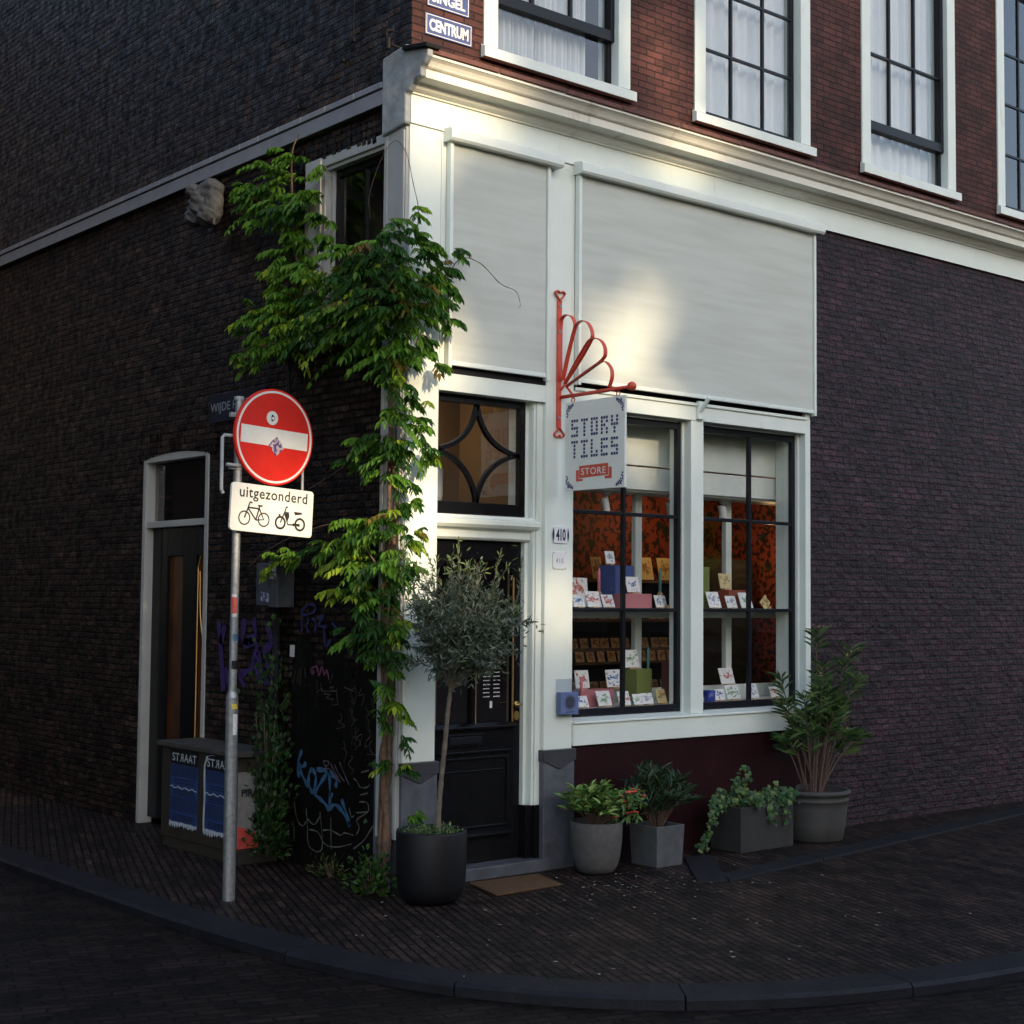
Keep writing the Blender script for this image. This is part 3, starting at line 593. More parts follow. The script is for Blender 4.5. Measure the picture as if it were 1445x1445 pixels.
# side window and side door (wall B)
sw = P_('side_window', 'sidegrey', lambda m: (m.box(-.03, .08, .97, 1.16, 3.48, 4.69), m.box(-.015, .08, .935, .97, 3.48, 4.69), m.box(.0, .08, .236, .935, 4.60, 4.685), m.box(-.02, .1, .236, 1.0, 4.625, 4.69), m.box(-.04, .08, .236, 1.2, 3.42, 3.48), m.box(.03, .08, .90, .935, 3.48, 4.6)), bevel=.004)
P_('window_sash', 'black', lambda m: (m.box(.05, .09, .86, .90, 3.48, 4.6), m.box(.05, .09, .24, .275, 3.48, 4.6), m.box(.05, .09, .275, .86, 4.55, 4.6), m.box(.05, .09, .275, .86, 3.48, 3.54), m.box(.055, .085, .555, .575, 3.54, 4.55)), sw, bevel=.002)
P_('window_pane', 'glassup', lambda m: m.quad((.07, .25, 3.5), (.07, .89, 3.5), (.07, .89, 4.58), (.07, .25, 4.58)), sw)
P_('room_wall', 'roomdark', lambda m: m.box(.5, .52, .2, 1.4, 3.1, 4.9))
sd = P_('side_door', 'sidegrey', lambda m: (m.box(-.012, .1, 2.45, 2.50, 0, 2.86), m.box(-.012, .1, 3.45, 3.50, 0, 2.86), m.box(-.012, .1, 2.50, 3.45, 2.80, 2.86), m.box(.0, .1, 2.50, 3.45, 2.29, 2.34)), bevel=.004)
P_('door_leaf', 'black', lambda m: (m.box(.06, .10, 2.50, 2.53, .05, 2.29), m.box(.06, .1, 2.74, 2.95, .05, 2.29), m.box(.06, .1, 3.2, 3.45, .05, 2.29), m.box(.06, .1, 2.53, 2.74, 2.07, 2.29), m.box(.06, .1, 2.53, 2.74, .05, .62), m.box(.06, .1, 2.95, 3.2, .05, .62), m.box(.06, .1, 2.95, 3.2, 2.07, 2.29)), sd, bevel=.003)
P_('wood_panel', 'doorwood', lambda m: m.box(.085, .1, 2.51, 3.3, .6, 2.1), sd)
P_('door_trim', 'gold', lambda m: (m.tube([(.075, 2.735, .62), (.075, 2.735, 1.98), (.075, 2.70, 2.06), (.075, 2.64, 2.08), (.075, 2.56, 2.06)], .005, 6), m.tube(catmull([(.078, 2.71, 1.95), (.078, 2.69, 1.6), (.078, 2.60, 1.3), (.078, 2.51, 1.05)], 6), .005, 6)), sd)
P_('transom_glass', 'darkglass', lambda m: m.quad((.07, 2.5, 2.34), (.07, 3.45, 2.34), (.07, 3.45, 2.8), (.07, 2.5, 2.8)), sd)
P_('door_back', 'roomdark', lambda m: m.box(.25, .28, 2.45, 3.5, 0, 2.86), sd)
# black painted lower part of the side wall, graffiti
P_('black_paint_patch', 'blackwall', lambda m: m.add([(-.007-.002*math.sin(i*1.7), .239+i*(1.02/18), z) for i in range(19) for z in (0, 1.40+.14*math.sin(i*.9)+.04*math.sin(i*2.3))], [(i*2, i*2+2, i*2+3, i*2+1) for i in range(18)]))
GA = {'blue':[[(1.111,0.753),(1.157,0.659),(1.142,0.57)],[(1.156,0.656),(1.102,0.645),(1.055,0.671)],[(1.137,0.629),(1.088,0.575),(1.026,0.518)],[(0.982,0.643),(1.017,0.608),(1.021,0.544),(0.978,0.491),(0.944,0.538),(0.94,0.602),(0.982,0.643)],[(0.929,0.641),(0.807,0.639),(0.875,0.564),(0.942,0.488),(0.895,0.461),(0.824,0.431),(0.772,0.393)],[(0.779,0.636),(0.769,0.512),(0.766,0.406)],[(0.779,0.636),(0.692,0.6),(0.708,0.549)],[(0.781,0.507),(0.735,0.49)],[(0.772,0.402),(0.71,0.437),(0.62,0.404),(0.534,0.324)],[(0.633,0.479),(0.586,0.413),(0.534,0.324)]],'white':[[(1.197,0.41),(1.157,0.299),(1.09,0.259),(1.043,0.293)],[(1.046,0.382),(1.031,0.294),(1.003,0.139),(0.851,0.14),(0.881,0.375)],[(1.032,0.313),(0.948,0.285),(0.88,0.343)],[(1.006,0.246),(0.9,0.24),(0.817,0.175),(0.68,0.174),(0.515,0.214)],[(0.842,0.26),(0.751,0.271),(0.638,0.254),(0.594,0.274),(0.495,0.271)],[(0.753,0.351),(0.742,0.154)],[(0.504,0.624),(0.46,0.61),(0.426,0.577),(0.351,0.584),(0.32,0.606)],[(0.418,0.669),(0.333,0.689)],[(0.425,0.528),(0.34,0.549)],[(0.466,0.415),(0.347,0.431)],[(0.548,0.436),(0.519,0.384),(0.487,0.394)],[(0.435,0.485),(0.349,0.488),(0.337,0.435),(0.454,0.373),(0.431,0.327),(0.462,0.275)],[(0.492,0.186),(0.375,0.256),(0.271,0.358),(0.238,0.297)],[(1.192,0.256),(1.189,0.16)]],'pink':[[(0.855,0.698),(0.809,0.708),(0.78,0.692),(0.82,0.673),(0.843,0.687)],[(0.763,0.694),(0.716,0.648),(0.647,0.586)],[(0.717,0.691),(0.671,0.64),(0.603,0.596)],[(0.662,0.715),(0.615,0.657),(0.547,0.577)],[(0.842,0.655),(0.762,0.656),(0.669,0.59)]]}
GB = {'navy':[[(1.15,1.668),(1.055,1.711),(0.978,1.701),(0.996,1.665),(1.101,1.643),(1.15,1.653)],[(1.139,1.622),(1.136,1.533)],[(1.052,1.618),(1.079,1.565),(1.049,1.525)],[(1.014,1.623),(0.966,1.593),(0.983,1.526)],[(0.948,1.624),(0.873,1.641),(0.937,1.578),(0.834,1.57)],[(0.871,1.569),(0.849,1.448),(0.785,1.485)],[(0.779,1.596),(0.705,1.552)]],'rose':[[(1.013,1.289),(0.975,1.27),(1.003,1.263),(1.013,1.289),(0.948,1.307),(0.918,1.252),(0.882,1.309),(0.853,1.26),(0.826,1.286),(0.796,1.227)]],'grey':[[(1.265,1.268),(1.233,1.181)],[(1.206,1.276),(1.223,1.197)],[(1.167,1.277),(1.184,1.188)],[(1.138,1.289),(1.145,1.18)],[(1.09,1.291),(1.079,1.229)],[(0.952,1.138),(0.878,1.167),(0.859,1.153),(0.703,1.161)],[(0.786,1.177),(0.74,1.189),(0.767,1.163)],[(0.858,1.133),(0.785,1.136),(0.821,1.109),(0.738,1.106)],[(0.623,1.19),(0.516,1.17)],[(0.936,1.22),(0.943,1.159)],[(0.898,1.202),(0.877,1.142)],[(0.752,1.269),(0.786,1.202)]]}
GC = {'purple':[[(2.261,1.577),(2.173,1.086)],[(2.169,1.557),(2.231,1.42)],[(1.894,1.606),(1.91,1.451),(1.75,1.488),(1.775,1.607)],[(1.909,1.429),(1.727,1.434),(1.784,1.269),(1.933,1.208),(1.876,1.129)],[(1.596,1.588),(1.528,1.439),(1.62,1.383),(1.53,1.199),(1.665,1.193),(1.744,1.325)],[(1.703,1.38),(1.633,1.178)],[(2.157,1.254),(2.084,1.118)]]}
def graf(S, wd, x=-.0115):
    def f(m):
        for st in S:
            P = catmull([(x, a, b_) for a, b_ in st], 6) if len(st) > 2 else [Vector((x, a, b_)) for a, b_ in st]
            n = len(P); vs = []
            for i, p in enumerate(P):
                d = (P[min(i+1, n-1)]-P[max(i-1, 0)]).normalized(); q = Vector((0, d.z, -d.y))*wd*(1+.35*math.sin(i*.8))/2; vs += [p+q, p-q]
            m.add(vs, [(i*2, i*2+2, i*2+3, i*2+1) for i in range(n-1)])
    return f
for S, mt, wd, x in ((GA['blue'], 'gblue', .026, -.0115), (GA['white'], 'gwhite', .008, -.0125), (GA['pink'], 'gpink', .008, -.0135), (GB['navy'], 'gnavy', .018, -.0115), (GB['rose'], 'grose', .016, -.0125), (GB['grey'], 'ggrey', .007, -.0135), (GC['purple'], 'gpurple', .055, -.0075)):
    P_('graffiti', mt, graf(S, wd, x))
# extra scribbles near the vine
random.seed(12)
S = []
for k in range(16):
    y0, z0 = random.uniform(.30, .75), random.uniform(.75, 1.22); S.append([(y0, z0)]+[(y0+random.uniform(-.05, .05), z0-.03*(i+1)+random.uniform(-.03, .03)) for i in range(4)])
P_('graffiti', 'ggrey', graf(S, .006, -.0145))
# upper windows
def upwin(x0, x1, kind):
    w = P_('upper_window', 'white', lambda m: (m.box(x0-.03, x0+.085, -.014, .2, 5.335, 7.5), m.box(x1-.085, x1+.03, -.014, .2, 5.335, 7.5), m.box(x0-.03, x1+.03, -.014, .2, 7.42, 7.5), m.box(x0-.03, x1+.03, -.006, .2, 5.262, 5.335)), bevel=.004)
    P_('window_sill', 'white', lambda m: m.prism([(x0-.055, -.055, 5.245), (x0-.055, -.055, 5.312), (x0-.055, -.007, 5.336), (x0-.055, -.007, 5.245)], (x1-x0+.11, 0, 0)), w, bevel=.003)
    a, c = x0+.085, x1-.085
    def sash(m):
        z0 = 5.335
        m.box(a, a+.03, .06, .10, z0, 7.42); m.box(c-.035, c, .06, .10, z0, 7.42)
        if kind == 0:
            m.box(a+.03, c-.035, .03, .10, 5.66, 5.735); m.box(a, a+.03, .03, .06, 5.66, 7.42); m.box(c-.035, c, .03, .06, 5.66, 7.42)
            for xx in (a+.35, a+.70): m.box(xx-.011, xx+.011, .05, .08, 5.735, 7.42)
            m.box(a+.03, c-.035, .05, .08, 6.3, 6.322)
        else:
            m.box(a+.03, c-.035, .055, .10, z0, z0+.05)
            for k in (1, 2): xx = a+(c-a)*k/3; m.box(xx-.011, xx+.011, .06, .085, z0+.05, 7.42)
            for z in (5.86, 6.33, 6.8): m.box(a+.03, c-.035, .062, .083, z-.011, z+.011)
    P_('window_sash', 'steel', sash, w, bevel=.002)
    P_('window_pane', 'glassup', lambda m: m.quad((a, .073, 5.34), (c, .073, 5.34), (c, .073, 7.42), (a, .073, 7.42)), w)
    return w
for i, (a, c) in enumerate(UW): upwin(a, c, 0 if i % 2 == 0 else 1)
P_('upper_room', 'roomdark', lambda m: m.box(.3, 13, 1.8, 1.85, 5.02, 8))
# shop interior
P_('shop_floor', 'floorw', lambda m: m.box(.29, 5.65, .19, 2.75, .02, .08))
P_('shop_ceiling', 'roomdark', lambda m: m.box(.29, 5.65, .2, 2.75, 3.19, 3.24))
P_('shop_wallpaper', 'wallpaper', lambda m: (m.box(.29, 5.6, 2.62, 2.66, .08, 3.19), m.box(5.6, 5.65, .31, 2.66, .08, 3.19)))
P_('shop_side_wall', 'plaster', lambda m: (m.box(.285, .30, .29, 2.62, .08, 3.19), m.box(1.350, 1.362, .20, 2.6, 2.1, 3.19), m.box(.31, 1.349, 1.2, 1.22, 2.1, 3.19)))
P_('hall_partition', 'doorwood', lambda m: (m.box(1.350, 1.362, .20, 2.6, .08, 1.25), m.box(.31, 1.349, 1.50, 1.54, .08, 1.9), m.box(1.350, 1.362, .20, 2.6, 1.30, 2.09), m.box(1.340, 1.35, .20, 2.6, 1.23, 1.32)), bevel=.002)
P_('display_floor', 'white2', lambda m: m.box(1.39, 4.24, .13, .52, .95, 1.012))
P_('display_shelf', 'white2', lambda m: m.box(1.39, 4.24, .13, .50, 1.684, 1.70), bevel=.002)
def dframe(m):
    for x in (1.40, 2.50, 3.49, 4.20): m.box(x-.033, x+.033, .50, .545, 1.012, 2.62)
    for a, c in ((1.434, 2.466), (2.534, 3.456), (3.524, 4.166)): m.box(a, c, .502, .543, 1.012, 1.11); m.box(a, c, .502, .543, 1.63, 1.68); m.box(a, c, .502, .543, 2.54, 2.62)
P_('display_frame', 'white2', dframe, bevel=.003)
P_('display_end_wall', 'white2', lambda m: m.box(4.234, 4.26, .31, .55, 1.012, 3.0))
P_('blind_pelmet', 'white2', lambda m: (m.box(1.39, 4.02, .30, .33, 2.56, 2.725), m.box(1.39, 4.02, .285, .33, 2.735, 3.15), m.box(1.39, 4.02, .33, .5, 2.545, 2.56)), bevel=.003)
P_('dark_cupboard', 'roomdark', lambda m: m.box(4.95, 5.5, 2.0, 2.6, .08, 2.15))

# ------------------------------------------------------------------ curtains upstairs
def curtain(x0, x1, label):
    m = MB(); n = 90; random.seed(int(x0*100)); ph = random.random()*6
    vs = []
    for k in range(6):
        for i in range(n+1):
            t = i/n; vs.append((x0+(x1-x0)*t, .165+.022*math.sin(t*62+ph+1.2*math.sin(t*9))+.01*math.sin(t*23), 5.30+k*.44))
    m.add(vs, [(k*(n+1)+i, k*(n+1)+i+1, (k+1)*(n+1)+i+1, (k+1)*(n+1)+i) for k in range(5) for i in range(n)])
    return tag(m.build('curtain', 'curtain', smooth=True, origin=(x0, .165, 5.3)), label, 'curtain', 'white curtains in the upper windows')
curtain(.70, 1.12, 'white curtain, left half of the upper window beside the street name signs')
curtain(1.17, 1.62, 'white folded curtain, right half of the upper window beside the street name signs')
curtain(2.62, 3.80, 'white pleated curtain filling the middle upper window with black glazing bars')
curtain(4.62, 5.76, 'white pleated curtain in the upper window at the right end of the front')
# ------------------------------------------------------------------ unseen houses and added trees behind the viewer that throw the shade
def lit_holes():
    # gaps cut in the added far crowns to put sun patches on the front (x, z)
    # x, z, half width, half height, share of leaves kept
    return [(.08, 2.55, .32, 1.0, 0), (-.25, 2.1, .45, .36, .1), (.25, 5.0, .60, .44, 0), (2.60, 4.98, .45, .26, .1), (2.25, 5.5, .42, .7, .1), (2.05, 3.42, .66, .50, .7), (2.1, 3.1, .36, .14, .2),
            (.48, 3.36, .30, .30, 1.2), (1.22, 1.64, .26, .46, 0), (-.95, 2.1, .30, .34, .2), (-.95, 1.75, .12, .3, .1), (.25, 5.5, .45, .5, .1), (.35, 2.22, .22, .16, .2), (-.70, 2.60, .22, .18, .5), (-.6, 2.3, .3, .18, .2), (.05, 4.3, .16, .4, 1.5)]
HOLES = lit_holes()
def screen_tree(u0, u1, name, label):  # leaf screen added to shade the front, open only at the sun patches
    e = tag(empty(name, ((u0+u1)/2, -45, 0)), label, 'tree', 'unseen trees added to shape the sun patches')
    m = MB(); random.seed(int(u0*10)+500)
    kx = sdir.x/-sdir.y; kz = sdir.z/-sdir.y
    for layer in range(4):
        yy = -45+(layer-1.5)*.8; d = -yy; step = .34
        u = u0
        while u < u1:
            v = 8.0
            while v < 25.5:
                uu_, vv_ = u+random.uniform(-.12, .12), v+random.uniform(-.12, .12)
                x, z = uu_-kx*d, vv_-kz*d
                edge = ((uu_-(u0+u1)/2)/((u1-u0)/2))**2*.35+((vv_-14)/12.5)**2
                ok = edge < 1.1+random.uniform(-.2, .1)
                for cx, cz, rx, rz, kp in HOLES:
                    t = ((x-cx)/(rx+.10))**2+((z-cz)/(rz+.10))**2
                    if t < 1.0+random.uniform(-.12, .12) and random.random() > kp*.10: ok = False
                if ok:
                    n = Vector((sdir.x, sdir.y, sdir.z))+rv(.28); leaf(m, Vector((uu_, yy+random.uniform(-.3, .3), vv_-.28)), Vector((random.uniform(-.5, .5), 0, 1)), n, .62, .58, jit((.04, .07, .02), .4), .1)
                v += step
            u += step
    m.build('crown', 'leaf', e)
    c = (u0+u1)/2; t = MB(); t.tube([(c, -45.3, -.1), (c+.1, -45.3, 4), (c, -45.4, 8), (c+.3, -45, 13)], [.42, .33, .28, .12], 12)
    t.build('trunk', 'bark', e, smooth=True)
screen_tree(-13, 0.5, 'unseen_tree', 'unseen leafy tree left of the added pair, crown gaps shaped for the sun')
screen_tree(0.5, 14, 'unseen_tree', 'unseen leafy tree right of the added pair, crown gaps shaped for the sun')
def far_house(x0, x1, y0, y1, h, label, mt, face):
    e = tag(empty('canal_house', ((x0+x1)/2, (y0+y1)/2, 0)), label, 'house', 'houses outside the picture')
    m = MB(); m.box(x0, x1, y0, y1, -.1, h); m.box(x0-.15, x1+.15, y0-.15, y1+.15, h, h+.3); m.build('wall', mt, e)
    n = max(2, int(((x1-x0) if face == 'y' else (y1-y0))/2)); 
    for k in range(n):
        for z in [1.0+3.1*j for j in range(int(h/3.2))]:
            w = MB()
            if face == 'y': c = x0+(k+.5)*(x1-x0)/n; w.box(c-.55, c+.55, y1, y1+.03, z, z+1.9)
            else: c = y0+(k+.5)*(y1-y0)/n; w.box(x1, x1+.03, c-.5, c+.5, z, z+1.8)
            w.build('window', 'steel', e)
def round_tree(x, y, h, r, label):
    e = tag(empty('unseen_tree', (x, y, 0)), label, 'tree', 'trees along the quay outside the picture'); m = MB()
    for _ in range(2600):
        d = rv(1).normalized()*r*random.uniform(.55, 1)**.5; p = Vector((x+d.x, y+d.y, h-r*.95+d.z*.95)); leaf(m, p, rv(1), rv(1), .6, .42, jit((.03, .055, .015), .4), .1)
    m.build('crown', 'leaf', e); t = MB(); t.tube([(x, y, -.1), (x+.1, y, h*.3), (x, y+.1, h*.6)], [.28, .22, .12], 10); t.build('trunk', 'bark', e, smooth=True)
random.seed(404)
for x, y, h, r, l in ((19, -11, 8.5, 3.6, 'nearest round tree on the quay to the right'), (25, -16, 9, 4.0, 'second round tree on the quay to the right'), (33, -19, 10, 4.5, 'third round tree on the quay to the right'), (40, -30, 12, 5.5, 'tall round tree near the bridge to the right'), (28, -27, 10.5, 4.5, 'round tree by the water to the right'), (52, -34, 14, 6.5, 'farthest round tree on the right')): round_tree(x, y, h, r, l)
M['fh1'] = paint('far_brick', (.12, .055, .04), .8, .15); M['fh2'] = paint('far_plaster', (.20, .17, .13), .8, .1)
M['fh3'] = paint('dark_brick_far', (.06, .04, .035), .8, .15)
far_house(-30, -14, -62, -50, 14.5, 'brown brick canal house left of the far row', 'fh1', 'y')
far_house(-13.9, -2, -62, -50, 13, 'pale plaster canal house in the far row', 'fh2', 'y')
far_house(-1.9, 12, -62, -50, 13.4, 'brick canal house in the middle of the far row', 'fh3', 'y')
far_house(12.1, 34, -62, -50, 14, 'brick canal house at the right end of the far row', 'fh1', 'y')
far_house(34.1, 90, -66, -54, 15, 'long brick house row at the far right end', 'fh3', 'y')
far_house(-18, -5.6, .6, 16, 12, 'tall dark brick house on the other side of the narrow side street', 'fh3', 'x')
far_house(-5.5, -.2, 17, 24, 12, 'dark brick house closing the far end of the side street', 'fh3', 'x')

# ------------------------------------------------------------------ traffic sign on its pole
O = Vector((-.958, .372, 0)); sa = R(6); t_ = Vector((math.cos(sa), math.sin(sa), 0)); n_ = Vector((math.sin(sa), -math.cos(sa), 0)); Z = Vector((0, 0, 1))
ts = tag(empty('traffic_sign', O), 'red round no entry sign with a white plate for cyclists on a grey pole', 'traffic sign')
m = MB(); m.tube([O+Vector((-.002, 0, 1.18)), O+Vector((.008, 0, 2.93))], .0245, 20); pole = m.build('pole', 'galv', ts, smooth=False)
m = MB(); m.tube([O, O+Vector((-.003, 0, 1.17)), O+Vector((-.003, 0, 1.205))], [.037, .036, .026], 20); m.build('pole_sleeve', 'galv', ts)
for z, h in ((2.93, .02), (2.83, .03), (2.52, .028), (2.28, .028)):
    m = MB(); m.tube([O+Vector((.004, 0, z-h/2)), O+Vector((.004, 0, z+h/2))], .029, 16)
    if z in (2.83, 2.52): m.obox(O+t_*-.035+Z*z, t_, n_, Z, .02, .012, .013)
    m.build('pole_clamp', 'galvgrey', ts)
m = MB(); nb = n_*.03
m.tube([O+nb+t_*-.02+Z*2.70, O+nb+t_*-.115+Z*2.70, O+nb+t_*-.13+Z*2.685, O+nb+t_*-.13+Z*2.38, O+nb+t_*-.118+Z*2.36], .011, 10)
m.tube([O+nb+t_*.462+Z*2.68, O+nb+t_*.462+Z*2.40, O+nb+t_*.40+Z*2.39], .009, 10); m.tube([O+nb+t_*-.1+Z*2.53, O+nb+t_*.462+Z*2.52], .010, 10)
m.build('tube_frame', 'galvgrey', ts)
C = O+n_*.062+t_*.224+Z*2.713; rl = R(2.6); tu = t_*math.cos(rl)-Z*math.sin(rl); tv = Z*math.cos(rl)+t_*math.sin(rl)
m = MB(); m.disc(C, tu, tv, .290, 64, n_*-.022); rs = m.build('round_sign', 'signred', ts, bevel=.004)
m = MB(); m.ring(C+n_*.0005, tu, tv, .264, .277, n_*.0012, 64); m.build('white_ring', 'signwhite', rs)
m = MB(); m.obox(C+n_*.001+tv*-.003, tu, tv, n_, .246, .053, .001); m.build('white_bar', 'signwhite', rs)
m = MB(); m.disc(C+n_*.0012+tu*-.026+tv*.112, tu, tv, .042, 24, n_*.001); st = m.build('round_sticker', 'signwhite', rs)
m = MB(); c = C+n_*.0028+tu*-.026+tv*.112; m.disc(c+tv*.013, tu, tv, .008, 12, n_*.0006); m.disc(c-tv*.014, tu, tv, .007, 12, n_*.0006); m.ring(c+tu*.004, tu, tv, .012, .015, n_*.0006, 16); m.build('sticker_print', 'plateink', st)
m = MB(); m.obox(C+n_*.003+tu*.014+tv*-.053, (tu+tv*.95), (tv-tu*.9), n_, .040, .044, .001); m.build('diamond_sticker', 'sticker', rs)
# plate
pc = O+n_*.062+t_*.2205+Z*2.274
def rrect(c, u, v, w, h, r, off, m):
    pts = []
    for sx, sy, a0 in ((1, 1, 0), (-1, 1, 90), (-1, -1, 180), (1, -1, 270)):
        for k in range(5): a = R(a0+22.5*k); pts.append(c+u*(sx*(w-r)+r*math.cos(a))+v*(sy*(h-r)+r*math.sin(a)))
    m.prism(pts, off)
m = MB(); rrect(pc, tu, tv, .302, .142, .022, n_*-.02, m); pl = m.build('sub_plate', 'signwhite', ts, bevel=.003)
m = MB(); q = pc+n_*.0008
text(m, "uitgezonderd", q-tu*.247+tv*.040, tu, tv, .50, .084, .012, 1.08)
m.build('plate_text', 'signblack', pl)
def ribbon(m, pts, w): 
    P = [q+tu*a+tv*b_ for a, b_ in pts]; n = len(P); vs = []
    for i, p in enumerate(P):
        d = (P[min(i+1, n-1)]-P[max(i-1, 0)]).normalized(); s = d.cross(n_).normalized()*w/2; vs += [p+s, p-s]
    m.add(vs, [(i*2, i*2+2, i*2+3, i*2+1) for i in range(n-1)])
m = MB(); q = pc+n_*.0012
for cx in (-.205, -.065): m.ring(q+tu*cx+tv*-.062, tu, tv, .035, .043, n_*.0004, 32)
for S in ([(-.205, -.062), (-.178, .008), (-.172, .030)], [(-.172, .030), (-.165, .034), (-.152, .030)], [(-.180, .002), (-.102, .000)], [(-.180, -.004), (-.122, -.068)], [(-.122, -.068), (-.098, .016)], [(-.122, -.068), (-.065, -.062), (-.098, -.002)], [(-.112, .018), (-.078, .018)]): ribbon(m, S, .0095)
m.build('bicycle_symbol', 'signblack', pl)
m = MB()
for cx, r1 in ((.058, .041), (.205, .041)): m.ring(q+tu*cx+tv*-.068, tu, tv, .028, r1, n_*.0004, 32)
for S, w in (([(.058, -.068), (.090, .004), (.098, .030), (.112, .030)], .009), ([(.088, -.01), (.115, -.075), (.205, -.072)], .010), ([(.205, -.072), (.15, -.072)], .016)): ribbon(m, S, w)
m.prism([q+tu*a+tv*b_ for a, b_ in ((.088, .0), (.118, .0), (.124, -.025), (.112, -.055))], n_*.0004)
m.prism([q+tu*a+tv*b_ for a, b_ in ((.155, .006), (.218, .006), (.216, -.006), (.166, -.014))], n_*.0004)
m.prism([q+tu*a+tv*b_ for a, b_ in ((.040, -.018), (.058, -.018), (.056, -.030), (.044, -.030))], n_*.0004)
m.build('moped_symbol', 'signblack', pl)
def wrap(name, mt, z0, z1, a0, a1, r=.0255):
    m = MB(); k = 8; vs = []
    for z in (z0, z1):
        for i in range(k+1): a = a0+(a1-a0)*i/k; vs.append(O+Vector((r*math.cos(a)+(z-1)*.003, r*math.sin(a), z)))
    m.add(vs, [(i, i+1, i+k+2, i+k+1) for i in range(k)]); m.build(name, mt, ts)
fc = R(-121)
wrap('red_sticker', 'stickred', 1.66, 1.755, fc-.9, fc+.6); wrap('white_sticker', 'stickwhite', 1.64, 1.66, fc-.9, fc+.6); wrap('white_sticker', 'stickwhite', 1.756, 1.772, fc-.8, fc+.5)
wrap('dark_tape', 'blackmatt', 1.335, 1.385, fc-1.5, fc+1.5, .0262); wrap('blue_sticker', 'gblue', 1.50, 1.54, fc-.3, fc+1.2)
wrap('yellow_sticker', 'stickyellow', 1.105, 1.135, fc-.2, fc+.8, .0375); wrap('green_sticker', 'stickgreen', .995, 1.04, fc-1.2, fc-.1, .0375); wrap('white_sticker', 'stickwhite', .955, 1.075, fc+.15, fc+.9, .0375)

# ------------------------------------------------------------------ name signs and numbers
def plate_sign(name, label, cat, org, u, n, w, h, mt, words, wh, mti, border=True, group=None, inset=(.05, .2), bold=.03):
    u, n = Vector(u), Vector(n); org = Vector(org); v = Vector((0, 0, 1))
    e = tag(empty(name, org), label, cat, group)
    m = MB(); m.obox(org+u*w/2+v*h/2+n*.004, u, v, n, w/2, h/2, .004); m.build('plate', mt, e, bevel=.002)
    m = MB(); text(m, words, org+u*w*inset[0]+v*h*inset[1]+n*.0088, u, v, w*(1-2*inset[0]), h*(1-2*inset[1]), bold); m.build('lettering', mti, e)
    if border:
        m = MB(); a = .006
        for (x, y, hw, hh) in ((w/2, a*1.5, w/2-a, .0022), (w/2, h-a*1.5, w/2-a, .0022), (a*1.5, h/2, .0022, h/2-a*1.8), (w-a*1.5, h/2, .0022, h/2-a*1.8)): m.obox(org+u*x+v*y+n*.0086, u, v, n, hw, hh, .0005)
        m.build('border', mti, e)
    return e
G1 = 'street name signs on the house corner'
plate_sign('street_sign', 'blue enamel sign reading SINGEL, upper of the two on the red brick', 'street sign', (.113, -.001, 5.475), UX, (0, -1, 0), .335, .135, 'enamelblue', 'SINGEL', 0, 'enamelwhite', group=G1, inset=(.10, .24), bold=.03)
plate_sign('street_sign', 'blue enamel sign reading CENTRUM below the SINGEL sign', 'street sign', (.10, -.001, 5.290), UX, (0, -1, 0), .372, .140, 'enamelblue', 'CENTRUM', 0, 'enamelwhite', group=G1, inset=(.08, .22), bold=.04)
plate_sign('street_sign', 'dark street sign reading WIJDE HEISTEEG half hidden behind the round red sign', 'street sign', (-.003, 2.46, 3.03), (0, -1, 0), (-1, 0, 0), .80, .205, 'signnight', 'WIJDE HEISTEEG', 0, 'lettergrey', border=False, inset=(.03, .30), bold=.0)
# number plates
e = tag(empty('house_number', (1.20, 0, 2.13)), 'white enamel plate with bold dark number 410 between bracket marks', 'house number', 'number plates on the white post')
m = MB(); rrect(Vector((1.267, -.001, 2.188)), Vector(UX), Z, .066, .056, .012, Vector((0, -.008, 0)), m); m.build('plate', 'platewhite', e, bevel=.002)
m = MB(); text(m, "410", (1.224, -.0098, 2.148), UX, UZ, .086, .080, .035, .95)
for s, cx in ((1, 1.204), (-1, 1.330)):
    m.prism([(cx, -.0095, 2.236)]+[(cx+s*(-.010+.0*k)*math.sin(math.pi*k/8)-s*.0, -.0095, 2.236-.096*k/8) for k in range(1, 8)]+[(cx, -.0095, 2.140)]+[(cx+s*.006*math.sin(math.pi*k/8), -.0095, 2.140+.096*k/8) for k in range(1, 8)], (0, -.0004, 0))
m.build('digits', 'plateink', e)
e = tag(empty('house_number', (1.20, 0, 1.96)), 'pale weathered number plate with small thin 410 below the bold one', 'house number', 'number plates on the white post')
m = MB(); rrect(Vector((1.262, -.001, 2.018)), Vector(UX), Z, .061, .057, .012, Vector((0, -.006, 0)), m); m.build('plate', 'platewhite', e, bevel=.002)
m = MB(); text(m, "410.", (1.226, -.0078, 2.000), UX, UZ, .076, .034, .004, 1.15)
for x in (1.21, 1.314):
    for z in (1.968, 2.068): m.disc((x, -.0072, z), UX, UZ, .004, 8, (0, -.001, 0))
m.build('digits', 'faded', e)

